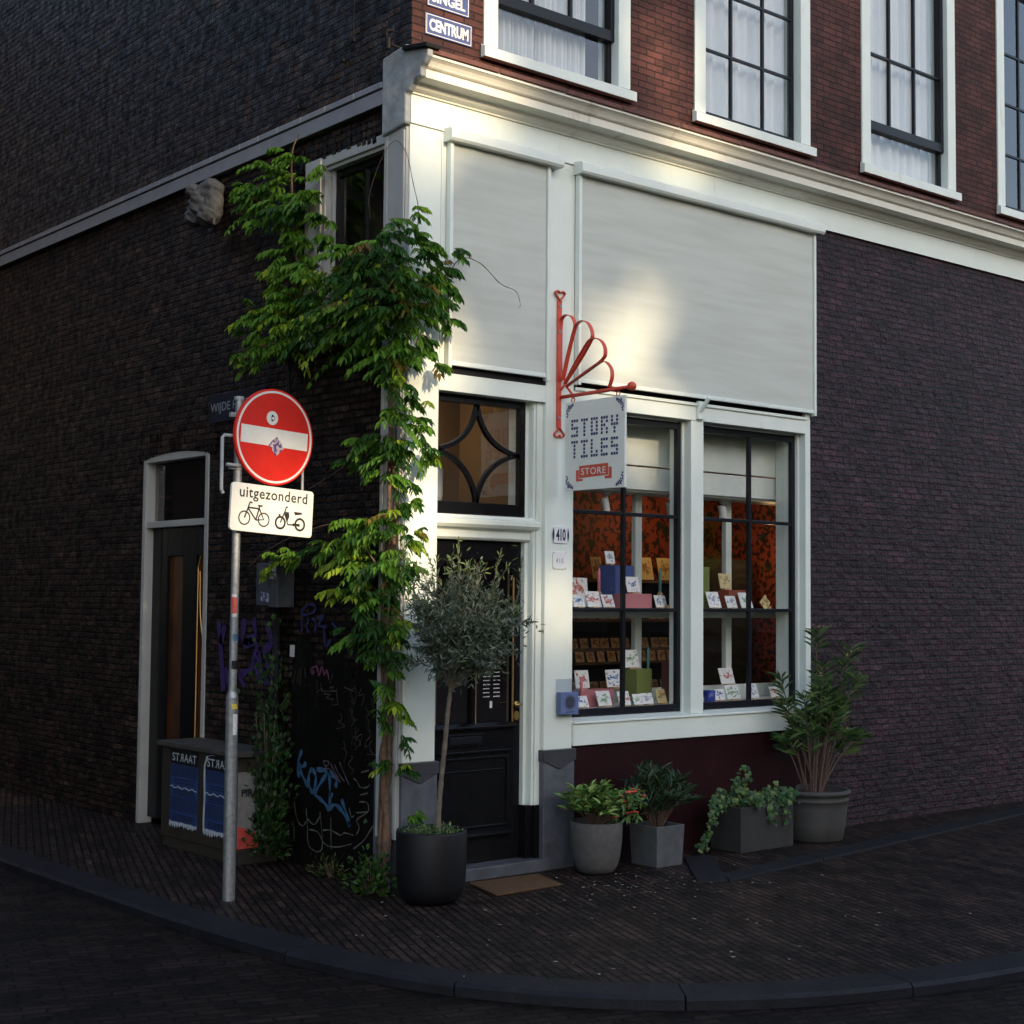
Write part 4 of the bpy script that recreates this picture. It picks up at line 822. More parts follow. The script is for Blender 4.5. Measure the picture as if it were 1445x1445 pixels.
# ------------------------------------------------------------------ red bracket and hanging board
bx = 1.265
br = tag(empty('sign_bracket', (bx, 0, 2.86)), 'red iron bracket with fan of loops and a ball end on the white post', 'bracket')
m = MB(); m.box(1.222, 1.262, -.012, -.002, 2.90, 3.755); vb = m.build('back_bar', 'red', br, bevel=.002)
m = MB()
for z in (3.715, 3.545, 2.965): m.disc((1.242, -.012, z), UX, UZ, .010, 14, (0, -.006, 0))
m.build('bolt', 'galvgrey', br)
def heart(zb, sgn):
    pts = [(0, 0), (.012, .02), (.030, .042), (.034, .056), (.024, .068), (.010, .066), (0, .054), (-.010, .066), (-.024, .068), (-.034, .056), (-.030, .042), (-.012, .02), (0, 0)]
    return [(1.242+a*1.25, -.012, zb+sgn*b_) for a, b_ in pts]
for zb, s in ((3.750, 1), (2.905, -1)):
    m = MB(); m.strap(catmull(heart(zb, s), 4), (0, .018, 0), .005); m.build('heart_curl', 'red', br)
m = MB(); m.tube([(bx-.005, -.005, 3.105), (bx-.002, -.40, 3.108), (bx, -.655, 3.112)], [.013, .013, .011], 12); m.build('arm', 'red', br, smooth=True)
m = MB(); m.lathe([(.0001, -.030)]+[(.030*math.cos(R(a)), .030*math.sin(R(a))) for a in range(-75, 90, 15)]+[(.0001, .030)], (bx, -.675, 3.112), 24); m.build('ball', 'red', br, smooth=True)
LP = [[(-.012, 3.21), (-.008, 3.45), (-.012, 3.60), (-.030, 3.640), (-.075, 3.650), (-.125, 3.625), (-.152, 3.575), (-.142, 3.53), (-.09, 3.40), (-.030, 3.22)],
      [(-.035, 3.215), (-.10, 3.42), (-.148, 3.545), (-.175, 3.578), (-.228, 3.590), (-.285, 3.560), (-.320, 3.495), (-.300, 3.44), (-.18, 3.31), (-.055, 3.195)],
      [(-.055, 3.19), (-.17, 3.33), (-.275, 3.438), (-.32, 3.458), (-.365, 3.455), (-.42, 3.42), (-.444, 3.36), (-.415, 3.310), (-.25, 3.245), (-.07, 3.17)],
      [(-.075, 3.175), (-.25, 3.24), (-.385, 3.292), (-.43, 3.298), (-.47, 3.278), (-.503, 3.235), (-.506, 3.18), (-.480, 3.125)]]
for S in LP:
    m = MB(); m.strap(catmull([(bx-.012, a, b_) for a, b_ in S], 5), (.030, 0, 0), .005); m.build('loop', 'red', br, smooth=False)
m = MB(); m.tube([(bx-.01, -.01, 3.15), (bx-.01, -.05, 3.185), (bx-.01, -.09, 3.15), (bx-.01, -.12, 3.12)], .008, 8); m.build('tie', 'red', br)
hs = tag(empty('hanging_sign', (bx, -.34, 2.475)), 'light grey square board reading STORY TILES STORE hanging from the red bracket', 'shop sign')
m = MB(); m.box(bx-.009, bx+.009, -.622, -.058, 2.474, 3.062); bd = m.build('board', 'signgrey', hs, bevel=.003)
for y in (-.121, -.549):
    m = MB(); m.ring((bx, y, 3.077), UY, UZ, .012, .018, (.005, 0, 0), 20); m.build('ring', 'red', hs)
L5 = {'S': ('111', '100', '111', '001', '111'), 'T': ('111', '010', '010', '010', '010'), 'O': ('111', '101', '101', '101', '111'), 'R': ('111', '101', '110', '101', '101'), 'Y': ('101', '101', '111', '010', '010'),
      'I': ('111', '010', '010', '010', '111'), 'L': ('100', '100', '100', '101', '111'), 'E': ('111', '100', '111', '100', '111')}
for row, word in enumerate(("STORY", "TILES")):
    for k, ch in enumerate(word):
        m = MB()
        for r_, line in enumerate(L5[ch]):
            for c_, on in enumerate(line):
                if on == '1':
                    y = -.118-k*.0945-c_*.0235; z = 2.943-row*.141-r_*.0245
                    m.box(bx-.0102, bx-.009, y-.0175, y, z-.0175, z)
        m.build('letter', 'navy', bd)
for cy, cz, sy, sz in ((-.075, 3.045, -1, -1), (-.605, 3.045, 1, -1), (-.075, 2.491, -1, 1), (-.605, 2.491, 1, 1)):
    m = MB()
    for a, b_ in ((0, 3), (0, 4.2), (.6, 5), (.2, 6.2), (.8, 2), (1.6, 1.4), (2.5, .9), (2.2, 2.2), (3.4, .4), (4.4, .7), (4.6, -.1), (1.4, 3.2), (3.3, 1.6), (1.2, .6)):
        y = cy+sy*(a*.0125); z = cz+sz*(b_*.0125); m.box(bx-.0102, bx-.009, y-.0058, y+.0058, z-.0058, z+.0058)
    m.build('corner_ornament', 'navy', bd)

X0 = bx-.0105
m = MB()
for pts in ([(-.197, 2.633), (-.471, 2.638), (-.474, 2.562), (-.197, 2.553)],): m.prism([(X0, a, b_) for a, b_ in pts], (.0015, 0, 0))
m.prism([(X0+.0006, a, b_) for a, b_ in ((-.166, 2.607), (-.193, 2.607), (-.193, 2.548), (-.232, 2.549), (-.232, 2.533), (-.166, 2.533))], (.0009, 0, 0))
m.prism([(X0+.0006, a, b_) for a, b_ in ((-.505, 2.612), (-.478, 2.612), (-.478, 2.557), (-.44, 2.556), (-.44, 2.538), (-.505, 2.538))], (.0009, 0, 0))
m.build('ribbon', 'ribbonred', bd)
m = MB(); text(m, "STORE", (X0-.0006, -.218, 2.573), (0, -1, 0), UZ, .232, .044, .004, 1.1); m.build('ribbon_lettering', 'signgrey', bd)

# ------------------------------------------------------------------ clear holder on the post
e = tag(empty('leaflet_holder', (1.32, 0, 1.0)), 'clear acrylic holder with a blue tile box on the white post right of the door', 'holder')
m = MB(); m.box(1.236, 1.400, -.058, -.006, 1.0, 1.004); m.box(1.400, 1.403, -.058, -.004, 1.0, 1.235); m.box(1.236, 1.403, -.006, -.003, 1.0, 1.235); m.build('clear_case', 'acrylic', e)
m = MB(); m.box(1.240, 1.398, -.050, -.010, 1.005, 1.150); bb = m.build('blue_box', 'holderblue', e, bevel=.002)
m = MB(); m.disc((1.322, -.0505, 1.083), UX, UZ, .040, 28, (0, -.0006, 0)); m.ring((1.322, -.0512, 1.083), UX, UZ, .045, .048, (0, -.0004, 0), 28); m.box(1.285, 1.36, -.0512, -.0505, 1.017, 1.023); m.build('emblem', 'holderdark', bb)

# ------------------------------------------------------------------ side wall fittings
e = tag(empty('meter_box', (-.06, 1.45, 1.70)), 'grey metal meter box covered in stickers on the dark side wall', 'meter box')
m = MB(); m.box(-.10, -.003, 1.36, 1.59, 1.70, 1.99); m.build('box_body', 'meter', e, bevel=.006)
m = MB(); m.box(-.14, -.003, 1.25, 1.36, 1.69, 2.0); m.build('side_box', 'meter', e, bevel=.006)
m = MB(); m.obox((-.1415, 1.305, 1.93), UX, UY, UZ, .001, .04, .05); m.obox((-.1015, 1.47, 1.76), UX, (0, 1, .1), UZ, .001, .05, .03); m.build('box_sticker', 'sticker', e)
m = MB(); m.tube([(-.03, 1.42, .05), (-.03, 1.42, 1.7)], .028, 12); m.tube([(-.02, 1.33, 2.0), (-.02, 1.34, 3.2), (-.02, 1.36, 4.86)], .011, 8)
tag(m.build('drain_pipe', 'blackmatt', origin=(-.03, 1.42, 0), smooth=True), 'thin black pipe running down the side wall behind the meter box', 'pipe')
m = MB(); m.box(-.009, -.0025, 1.235, 1.285, 1.36, 1.44); m.box(-.0095, -.009, 1.235, 1.285, 1.385, 1.388); tag(m.build('wall_label', 'stickwhite', origin=(-.005, 1.26, 1.36)), 'small white paper label on the side wall below the meter box', 'label')
# carved stone under the band
e = tag(empty('stone_corbel', (-.1, 2.42, 4.5)), 'weathered carved grey stone head under the stone band', 'carving')
m = MB(); random.seed(5)
def blob(c, rx, ry, rz, amp=.12, seg=20):
    vs = []; fs = []
    for i in range(13):
        th = math.pi*i/12
        for k in range(seg):
            ph = 2*math.pi*k/seg; x, y, z = math.sin(th)*math.cos(ph), math.sin(th)*math.sin(ph), math.cos(th)
            d = 1+amp*(math.sin(5*x+9*z+c[1]*9)+math.sin(8*y-6*z+c[2]*7)+.6*math.sin(17*z+11*y))*.5; vs.append((c[0]+x*rx*d, c[1]+y*ry*d, c[2]+z*rz*d))
    for i in range(12):
        for k in range(seg): fs.append((i*seg+k, (i+1)*seg+k, (i+1)*seg+(k+1) % seg, i*seg+(k+1) % seg))
    m.add(vs, fs)
for c, a_, b_, c_ in (((-.07, 2.40, 4.74), .09, .15, .10), ((-.10, 2.46, 4.64), .10, .14, .10), ((-.10, 2.36, 4.56), .09, .11, .09), ((-.12, 2.53, 4.57), .08, .09, .07), ((-.13, 2.55, 4.77), .06, .06, .05), ((-.09, 2.30, 4.64), .07, .06, .12), ((-.16, 2.44, 4.70), .05, .05, .05)): blob(c, a_, b_, c_)
cv = m.build('carving', 'shadestone', e, smooth=True)
rm = cv.modifiers.new('merge', 'REMESH'); rm.mode = 'VOXEL'; rm.voxel_size = .008; rm.use_smooth_shade = True
m = MB(); m.tube([(-.10, 2.28, 4.52), (-.12, 2.25, 4.46)], .010, 8); m.build('iron_hook', 'shadestone', e)
m = MB(); m.tube(catmull([(-.01, .10, 5.20), (-.09, .12, 5.22), (-.10, .12, 5.29), (-.05, .11, 5.30)], 5), .009, 8); m.tube([(-.09, .12, 5.18), (-.09, .12, 5.25)], .018, 10)
tag(m.build('wall_hook', 'blackmatt', origin=(-.01, .1, 5.2)), 'small curled dark metal hook on the corner above the lead cap', 'hook')
m = MB(); P = [(-.012, .62, 5.9), (-.012, .63, 5.4), (-.012, .75, 5.3), (-.012, 1.3, 5.12), (-.012, 1.75, 5.05), (-.03, 1.78, 4.9)]; m.tube(P, .0035, 6)
for p in P[1:5]: m.box(-.022, -.003, p[1]-.012, p[1]+.012, p[2]-.01, p[2]+.012)
tag(m.build('wall_cable', 'blackmatt', origin=(-.01, 1, 5)), 'thin cable clipped to the dark brick above the stone band', 'cable')

# ------------------------------------------------------------------ cabinet with posters in the side street
e = tag(empty('street_cabinet', (-.18, 1.9, 0)), 'low rusty cabinet along the side wall carrying torn blue posters', 'cabinet')
m = MB(); m.box(-.34, -.02, 1.38, 2.44, .07, .70); m.build('cabinet_body', 'cabbody', e, bevel=.006)
m = MB(); m.box(-.37, -.01, 1.34, 2.47, .70, .735); m.build('cabinet_top', 'cab', e, bevel=.005)
m = MB(); m.box(-.33, -.03, 1.36, 2.42, 0, .07); m.build('cabinet_foot', 'cabbody', e)
for y1, lab in ((2.30, 'torn blue poster headed STRAAT, left one on the low cabinet'), (1.80, 'blue poster headed STRAAT with peeling edge, nearest the sign pole')):
    y0 = y1-.40; x = -.3425
    e = tag(empty('street_poster', (x, y1, .13)), lab, 'poster', 'posters on the low cabinet')
    m = MB(); m.box(x-.002, x, y0, y1, .585, .685); m.build('poster_head', 'posterblack', e)
    m = MB(); m.box(x-.002, x, y0, y1, .16, .585); ps = m.build('poster_sheet', 'posterblue', e)
    m = MB(); nn = Vector((-1, 0, 0)); u = Vector((0, -1, 0)); ox = x-.0028
    text(m, "ST", (ox, y1-.025, .607), u, UZ, .105, .056, .01); text(m, "R", (ox, y1-.188, .607), (0, 1, 0), UZ, .050, .056, .01); text(m, "AAT", (ox, y1-.198, .607), u, UZ, .175, .056, .01)
    m.build('poster_lettering', 'paper', e)
    m = MB()
    for (za, zb) in ((.50, .583), (.26, .36)):
        k = 0
        while k < 22: m.box(x-.0026, x-.002, y1-.012-k*.0178-.007, y1-.012-k*.0178, za, zb); k += 1
    random.seed(int(y1*10))
    for zc in (.475, .455, .40, .385, .37, .23, .215, .20):
        yy = y1-.05
        while yy > y0+.06:
            w = random.uniform(.01, .035); m.box(x-.0026, x-.002, yy-w, yy, zc, zc+.009); yy -= w+.008
    m.build('poster_print', 'posterblack', ps)
    m = MB(); 
    for k in range(12): 
        a = y1-.40*k/12; m.add([(x-.006, a, .155+random.uniform(-.01, .02)), (x-.012, a-.034, .15+random.uniform(-.012, .02)), (x-.003, a-.034, .185), (x-.003, a, .18+random.uniform(0, .012))], [(0, 1, 2, 3)])
    m.strap([(x-.004, y1-.03*k, .425+.008*math.sin(k*1.9)) for k in range(14)], (0, 0, .006), .002)
    if y1 < 2: m.strap([(x-.006, y1+.004*math.sin(k), .16+k*.05) for k in range(10)]+[(x-.006, y1-.03, .675), (x-.006, y1-.12, .69)], (0, .02, 0), .002)
    m.build('torn_edge', 'paper', e)
e = tag(empty('sticker_poster', (-.2, 1.376, .2)), 'grey paper with black print and red corner on the end of the low cabinet', 'poster')
m = MB(); m.box(-.335, -.05, 1.372, 1.376, .10, .60); m.build('paper_sheet', 'paperdark', e)
m = MB(); text(m, "PIRATE", (-.31, 1.3705, .44), UX, UZ, .2, .05, .05); m.obox((-.17, 1.371, .27), (1, 0, .2), UY, (-.2, 0, 1), .05, .0005, .05); m.build('paper_print', 'posterblack', e)
m = MB(); m.prism([(-.335, 1.3712, .10), (-.335, 1.3712, .25), (-.2, 1.3712, .20), (-.16, 1.3712, .10)], (0, .0007, 0)); m.build('red_corner', 'stickred', e)
# ------------------------------------------------------------------ wisteria on the corner
CL=[(-0.2,1.166,4.737,0.067),(-0.2,0.898,4.629,0.056),(-0.2,1.392,4.64,0.135),(-0.2,1.576,4.506,0.137),(-0.2,1.2,4.382,0.143),(-0.2,0.98,4.457,0.103),(-0.2,1.805,4.642,0.06),(-0.2,1.676,4.616,0.069),(-0.2,0.87,4.27,0.06),(-0.2,1.04,4.137,0.066),(-0.2,1.149,4.228,0.057),(-0.2,1.144,4.06,0.095),(-0.2,0.754,4.108,0.055),(-0.2,1.139,3.916,0.104),(-0.2,1.412,3.887,0.077),(-0.2,0.876,3.92,0.093),(-0.2,0.787,3.789,0.147),(-0.2,1.132,3.7,0.151),(-0.2,1.499,3.704,0.097),(-0.2,1.688,3.632,0.079),(-0.2,1.828,3.451,0.059),(-0.2,1.491,3.484,0.116),(-0.2,1.126,3.509,0.16),(-0.2,1.678,3.374,0.049),(-0.2,0.695,3.545,0.191),(-0.2,0.372,3.59,0.169),(-0.2,0.298,3.802,0.141),(-0.2,0.462,3.965,0.099),(-0.2,0.147,3.954,0.114),(-0.23,-0.12,3.945,0.111),(-0.009,-0.12,4.016,0.052),(-0.032,-0.12,4.122,0.035),(0.036,-0.12,3.9,0.095),(0.146,-0.12,3.829,0.079),(0.214,-0.12,3.706,0.07),(0.283,-0.12,3.93,0.035),(0.04,-0.12,3.682,0.13),(-0.174,-0.12,3.737,0.154),(-0.2,-0.013,3.577,0.172),(0.15,-0.12,3.565,0.096),(-0.065,-0.12,3.493,0.138),(-0.2,-0.018,3.36,0.137),(-0.2,0.288,3.4,0.141),(0.206,-0.12,3.484,0.053),(0.045,-0.12,3.354,0.061),(-0.166,-0.12,3.222,0.094),(-0.008,-0.12,3.261,0.06),(0.166,-0.12,3.206,0.031),(-0.2,-0.022,3.186,0.077),(-0.163,-0.12,3.05,0.085),(-0.03,-0.12,2.977,0.06),(-0.16,-0.12,2.879,0.094),(-0.001,-0.12,2.807,0.086),(-0.2,0.118,2.767,0.078),(-0.2,-0.034,2.669,0.085),(-0.105,-0.12,2.691,0.094),(0.082,-0.12,2.675,0.052),(0.056,-0.12,2.595,0.039),(-0.2,0.269,2.691,0.061),(-0.2,0.037,2.545,0.06),(-0.2,0.408,2.612,0.044),(-0.18,-0.12,2.494,0.059),(-0.048,-0.12,2.451,0.038),(-0.015,-0.12,2.349,0.03),(-0.151,-0.12,2.283,0.059),(0.02,-0.12,2.171,0.026),(-0.07,-0.12,2.116,0.055),(-0.2,0.03,2.244,0.111),(-0.2,0.257,2.209,0.122),(-0.2,0.411,2.126,0.097),(-0.2,0.735,2.089,0.081),(-0.2,1.033,2.058,0.056),(-0.2,1.209,2.019,0.038),(-0.2,1.343,1.96,0.028),(-0.2,-0.049,2.029,0.119),(-0.2,0.251,1.991,0.122),(-0.2,0.568,1.996,0.071),(-0.145,-0.12,1.944,0.093),(-0.014,-0.12,1.947,0.051),(-0.2,0.482,1.817,0.08),(-0.2,0.245,1.774,0.096),(-0.2,-0.055,1.775,0.119),(-0.2,0.089,1.603,0.111),(-0.2,0.238,1.514,0.078),(-0.191,-0.12,1.607,0.093),(-0.2,0.395,1.532,0.044),(-0.137,-0.12,1.438,0.068),(-0.2,0.085,1.433,0.06),(-0.2,-0.067,1.269,0.067),(-0.158,-0.12,1.145,0.067),(-0.2,-0.072,1.06,0.042),(-0.069,-0.12,1.058,0.038),(-0.061,-0.12,0.931,0.025),(-0.2,-0.006,0.775,0.034),(-0.064,-0.12,0.764,0.025),(0.009,-0.12,0.465,0.034)]
wis = tag(empty('climbing_plant', (-.06, .08, 0)), 'green wisteria climbing the house corner from the ground to the stone band', 'climber')
random.seed(21)
def stem(name, P, r, mt='vinebark', par=wis, seg=8):
    m = MB(); Q = catmull(P, 8); n = len(Q)
    rs = [(r[0]+(r[1]-r[0])*i/(n-1))*(1+.18*math.sin(i*1.3)) for i in range(n)]
    m.tube(Q, rs, seg); return m.build(name, mt, par, smooth=True)
stem('stem', [(-.10, .02, -.02), (-.075, .05, .4), (-.085, .08, .8), (-.05, .05, 1.2), (-.075, .09, 1.7), (-.05, .03, 2.3), (-.08, .06, 2.9), (-.07, .02, 3.4), (-.10, .1, 3.8)], (.026, .014))
stem('stem', [(-.06, .09, -.02), (-.09, .09, .35), (-.055, .06, .75), (-.09, .05, 1.15), (-.055, .10, 1.6), (-.09, .05, 2.2), (-.06, .08, 2.8), (-.1, .0, 3.3), (-.14, -.08, 3.7)], (.018, .010))
stem('stem', [(-.04, .15, -.02), (-.05, .16, .5), (-.045, .12, 1.0), (-.07, .14, 1.5), (-.05, .12, 2.2)], (.012, .006))
stem('branch', [(-.10, .1, 3.6), (-.14, .4, 3.65), (-.14, .8, 3.72), (-.12, 1.1, 4.0), (-.1, 1.2, 4.4), (-.1, 1.22, 4.75), (-.06, 1.20, 4.9)], (.012, .004))
stem('branch', [(-.1, .3, 3.5), (-.16, .8, 3.45), (-.2, 1.4, 3.45), (-.2, 1.75, 3.4)], (.009, .003))
stem('branch', [(-.1, .08, 1.9), (-.22, .35, 2.2), (-.28, .8, 2.15), (-.3, 1.15, 2.05), (-.3, 1.36, 1.95)], (.007, .002), 'stem')
stem('branch', [(-.10, .5, 2.6), (-.2, .8, 2.45), (-.3, .95, 2.40), (-.4, 1.05, 2.28)], (.003, .0015), 'stem')
stem('branch', [(0, -.08, 3.3), (.12, -.14, 3.6), (.26, -.16, 3.85), (.42, -.17, 3.86), (.62, -.14, 3.76), (.78, -.10, 3.74), (.82, -.10, 3.66), (.80, -.10, 3.63)], (.004, .0012), 'stem')
stem('branch', [(-.02, -.06, 3.9), (0, -.1, 4.1), (-.04, -.09, 4.3), (-.045, -.02, 4.5), (-.05, .1, 4.6), (-.05, .25, 4.5), (-.06, .35, 4.3), (-.06, .33, 4.15)], (.003, .0012), 'stem')
def frond(m, base, d, L, cA):
    d = d.normalized(); up = Vector((0, 0, 1)); n = random.choice((4, 5, 5, 6)); side = d.cross(up)
    if side.length < .2: side = Vector((1, 0, 0))
    side.normalize(); pts = []
    for i in range(n+1):
        t = (i+.6)/(n+.6); pts.append(base+d*L*t-up*(L*.42*t*t))
    m.tube([base]+pts[1::2]+[pts[-1]], .0013, 3, False)
    for k in range(len(m.c)-1, -1, -1):
        if m.c[k] is None: m.c[k] = (.10, .12, .03)
        else: break
    for i, p in enumerate(pts):
        tg = (d*L/n-up*(L*.84*((i+.6)/(n+.6))/n)).normalized()
        sz = .066*(1-.25*abs(i/n-.45))*random.uniform(.8, 1.15)*SZ
        for s in (-1, 1):
            dd = side*s*.75+tg*.55-up*random.uniform(.45, .95)+rv(.10)
            nn = up*.8+side*s*.35+rv(.18)-d*.2
            leaf(m, p, dd, nn, sz, sz*.44, jit(cA, .22), .18, .12)
    leaf(m, pts[-1], tg-up*.4+rv(.1), up+rv(.2), .062*SZ, .025*SZ, jit(cA, .2), .18, .1)
SZ = 1.0
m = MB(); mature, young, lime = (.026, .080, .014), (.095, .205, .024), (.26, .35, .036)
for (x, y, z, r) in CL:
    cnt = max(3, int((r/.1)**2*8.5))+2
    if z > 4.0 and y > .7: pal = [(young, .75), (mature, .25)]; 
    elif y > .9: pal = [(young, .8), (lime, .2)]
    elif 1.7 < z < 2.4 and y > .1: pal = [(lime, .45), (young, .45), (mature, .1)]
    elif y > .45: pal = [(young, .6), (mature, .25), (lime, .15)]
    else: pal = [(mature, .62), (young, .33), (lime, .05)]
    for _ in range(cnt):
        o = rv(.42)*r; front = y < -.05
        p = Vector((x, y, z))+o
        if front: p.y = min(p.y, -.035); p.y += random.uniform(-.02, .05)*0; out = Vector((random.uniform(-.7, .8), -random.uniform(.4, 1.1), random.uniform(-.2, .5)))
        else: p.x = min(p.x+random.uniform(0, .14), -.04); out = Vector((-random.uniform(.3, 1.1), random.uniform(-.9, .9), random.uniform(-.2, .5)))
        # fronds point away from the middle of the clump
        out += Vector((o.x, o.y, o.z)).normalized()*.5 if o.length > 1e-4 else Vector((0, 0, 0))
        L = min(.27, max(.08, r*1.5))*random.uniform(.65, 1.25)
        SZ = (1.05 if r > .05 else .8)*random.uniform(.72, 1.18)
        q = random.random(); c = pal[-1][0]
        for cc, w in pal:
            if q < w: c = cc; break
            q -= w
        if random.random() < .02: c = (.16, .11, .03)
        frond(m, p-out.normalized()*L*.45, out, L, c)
m.build('foliage', 'leaf', wis)
# low plants at the foot of the corner
def clump(name, label, cat, c, rad, n, pal, L, W, mt='leaf', group=None, updir=.5, stems=True, kind=None):
    e = tag(empty(name, c), label, cat, group); m = MB(); cc = Vector(c)
    for _ in range(n):
        o = Vector((random.gauss(0, .45)*rad[0], random.gauss(0, .45)*rad[1], abs(random.gauss(0, .55))*rad[2]))
        d = o.normalized()+Vector((0, 0, updir))+rv(.5); leaf(m, cc+o, d, Vector((0, 0, 1))+rv(.4), L*random.uniform(.6, 1.2), W*random.uniform(.7, 1.2), jit(random.choice(pal), .25), .2, .15)
    m.build('leaves', mt, e)
    if stems:
        s = MB()
        for _ in range(10):
            o = Vector((random.gauss(0, .35)*rad[0], random.gauss(0, .35)*rad[1], rad[2]*random.uniform(.4, 1))); s.tube([cc+Vector((o.x*.2, o.y*.2, -.01)), cc+o*.6+Vector((0, 0, .01)), cc+o], .003, 4)
        s.build('stems', 'stem', e)
    return e
random.seed(31)
clump('wall_shrub', 'dark leafy shrub growing against the side wall behind the sign pole', 'shrub', (-.16, 1.28, .06), (.10, .22, .95), 1500, [(.018, .045, .014), (.03, .07, .02)], .055, .03)
clump('wall_weed', 'dark green weed at the foot of the corner beside the black pot', 'weed', (-.20, .03, 0), (.12, .16, .20), 260, [(.02, .05, .014), (.05, .10, .02)], .05, .03)
clump('wall_weed', 'pale dry grass tuft at the foot of the side wall', 'weed', (-.10, .62, 0), (.06, .16, .10), 160, [(.10, .10, .04), (.05, .08, .02)], .06, .006)

# ------------------------------------------------------------------ black pot with the olive tree
pc0 = Vector((-.055, -.375, 0))
m = MB(); m.lathe([(.001, .0), (.115, .0), (.150, .012), (.180, .045), (.198, .10), (.205, .20), (.207, .405), (.203, .416), (.186, .416), (.180, .400), (.178, .36), (.001, .355)], pc0, 56)
pot = tag(m.build('plant_pot', 'potblack', origin=pc0, smooth=True), 'large round black pot holding the olive tree left of the door', 'plant pot')
e = tag(empty('olive_tree', pc0+Vector((0, 0, .36))), 'small standard olive tree with a round grey green crown in front of the door', 'tree'); ol = e
m = MB(); m.disc(pc0+Vector((0, 0, .372)), UX, UY, .178, 30); m.build('soil', 'soil', e)
random.seed(77)
TR = [pc0+Vector((.03, -.02, .36)), Vector((-.02, -.402, .60)), Vector((.0, -.42, .9)), Vector((.015, -.435, 1.15)), Vector((.04, -.45, 1.33)), Vector((.07, -.48, 1.48))]
m = MB(); Q = catmull(TR, 8); m.tube(Q, [(.017-.006*i/len(Q))*(1+.12*math.sin(i*2.1)) for i in range(len(Q))], 10); m.build('trunk', 'bark', e, smooth=True)
cc = Vector((.087, -.49, 1.585)); tw_ = MB(); lv = MB()
def olive_leaf(p, d, s=1.0, tip=False):
    c = random.choice([(.050, .075, .050), (.036, .056, .036), (.085, .110, .080), (.13, .155, .125)]) if not tip else (.12, .16, .06)
    leaf(lv, p, d, rv(1), random.uniform(.036, .055)*s, random.uniform(.009, .012)*s, jit(c, .2), .15)
br0 = [Q[-14], Q[-8], Q[-4], Q[-1]]
for k in range(185):
    while True:
        v = Vector((random.uniform(-1, 1), random.uniform(-1, 1), random.uniform(-1, 1)))
        if .15 < v.length < 1: break
    v *= random.choice((1, 1.12, .85, 1.2)); end = cc+Vector((v.x*.335, v.y*.33, v.z*.285))
    if k < 15: end = cc+Vector((v.x*.30, v.y*.28, .27+random.uniform(.02, .14)))
    st0 = random.choice(br0); mid = st0.lerp(end, .55)+rv(.03)+Vector((0, 0, .03)); P = catmull([st0, mid, end], 6)
    tw_.tube(P, [.0035-.0028*i/len(P) for i in range(len(P))], 4, False)
    for i in range(5, len(P)):
        for s in range(4 if k >= 15 or i < 9 else 2):
            p = P[i]+rv(.007); d = (P[i]-P[i-1]).normalized(); olive_leaf(p, d*.7+rv(.55), 1, k < 26 and i > len(P)-3)
    for s in range(5 if k < 15 else 14): olive_leaf(end+rv(.035), (end-mid).normalized()*.6+rv(.7), 1, k < 26)
for k in range(1500):
    v = rv(.5); 
    if v.length < 1.05: olive_leaf(cc+Vector((v.x*.33, v.y*.32, v.z*.285)), v.normalized()*.5+rv(.7))
# single shoots to the left and along the top
for a, b_ in (((-.17, -.27, 1.75), (-.20, -.25, 2.06)), ((-.02, -.42, 1.8), (-.11, -.34, 2.06)), ((.06, -.47, 1.85), (.05, -.46, 2.10)), ((.20, -.58, 1.8), (.24, -.62, 2.03)), ((.3, -.66, 1.7), (.34, -.70, 1.98))):
    P = catmull([cc, a, b_], 10); tw_.tube(P, .0018, 4, False)
    for i in range(8, len(P)):
        for s in range(3): olive_leaf(P[i], (P[i]-P[i-1]).normalized()+rv(.35), .8, i > 13)
tw_.build('twigs', 'bark', e); lv.build('crown', 'leafd', e)
e = tag(empty('ground_cover', pc0+Vector((0, 0, .375))), 'pale green ground cover spilling over the rim of the black pot', 'plant'); m = MB()
for k in range(520):
    a = random.uniform(0, 6.28); r = random.uniform(.02, .185)
    p = pc0+Vector((math.cos(a)*r, math.sin(a)*r, .376+random.uniform(0, .05))); leaf(m, p, rv(1)+Vector((0, 0, .6)), Vector((0, 0, 1))+rv(.3), random.uniform(.012, .03), random.uniform(.008, .016), jit(random.choice([(.04, .09, .03), (.08, .14, .06), (.20, .24, .12)]), .3))
m.build('leaves', 'leaf', e)

# ------------------------------------------------------------------ doormat
m = MB(); m.prism([(.335, -.50, .002), (.875, -.475, .002), (.985, -.125, .002), (.44, -.105, .002)], (0, 0, .014))
tag(m.build('doormat', 'mat', origin=(.65, -.3, 0), bevel=.005), 'brown coir doormat lying askew in front of the door step', 'doormat')

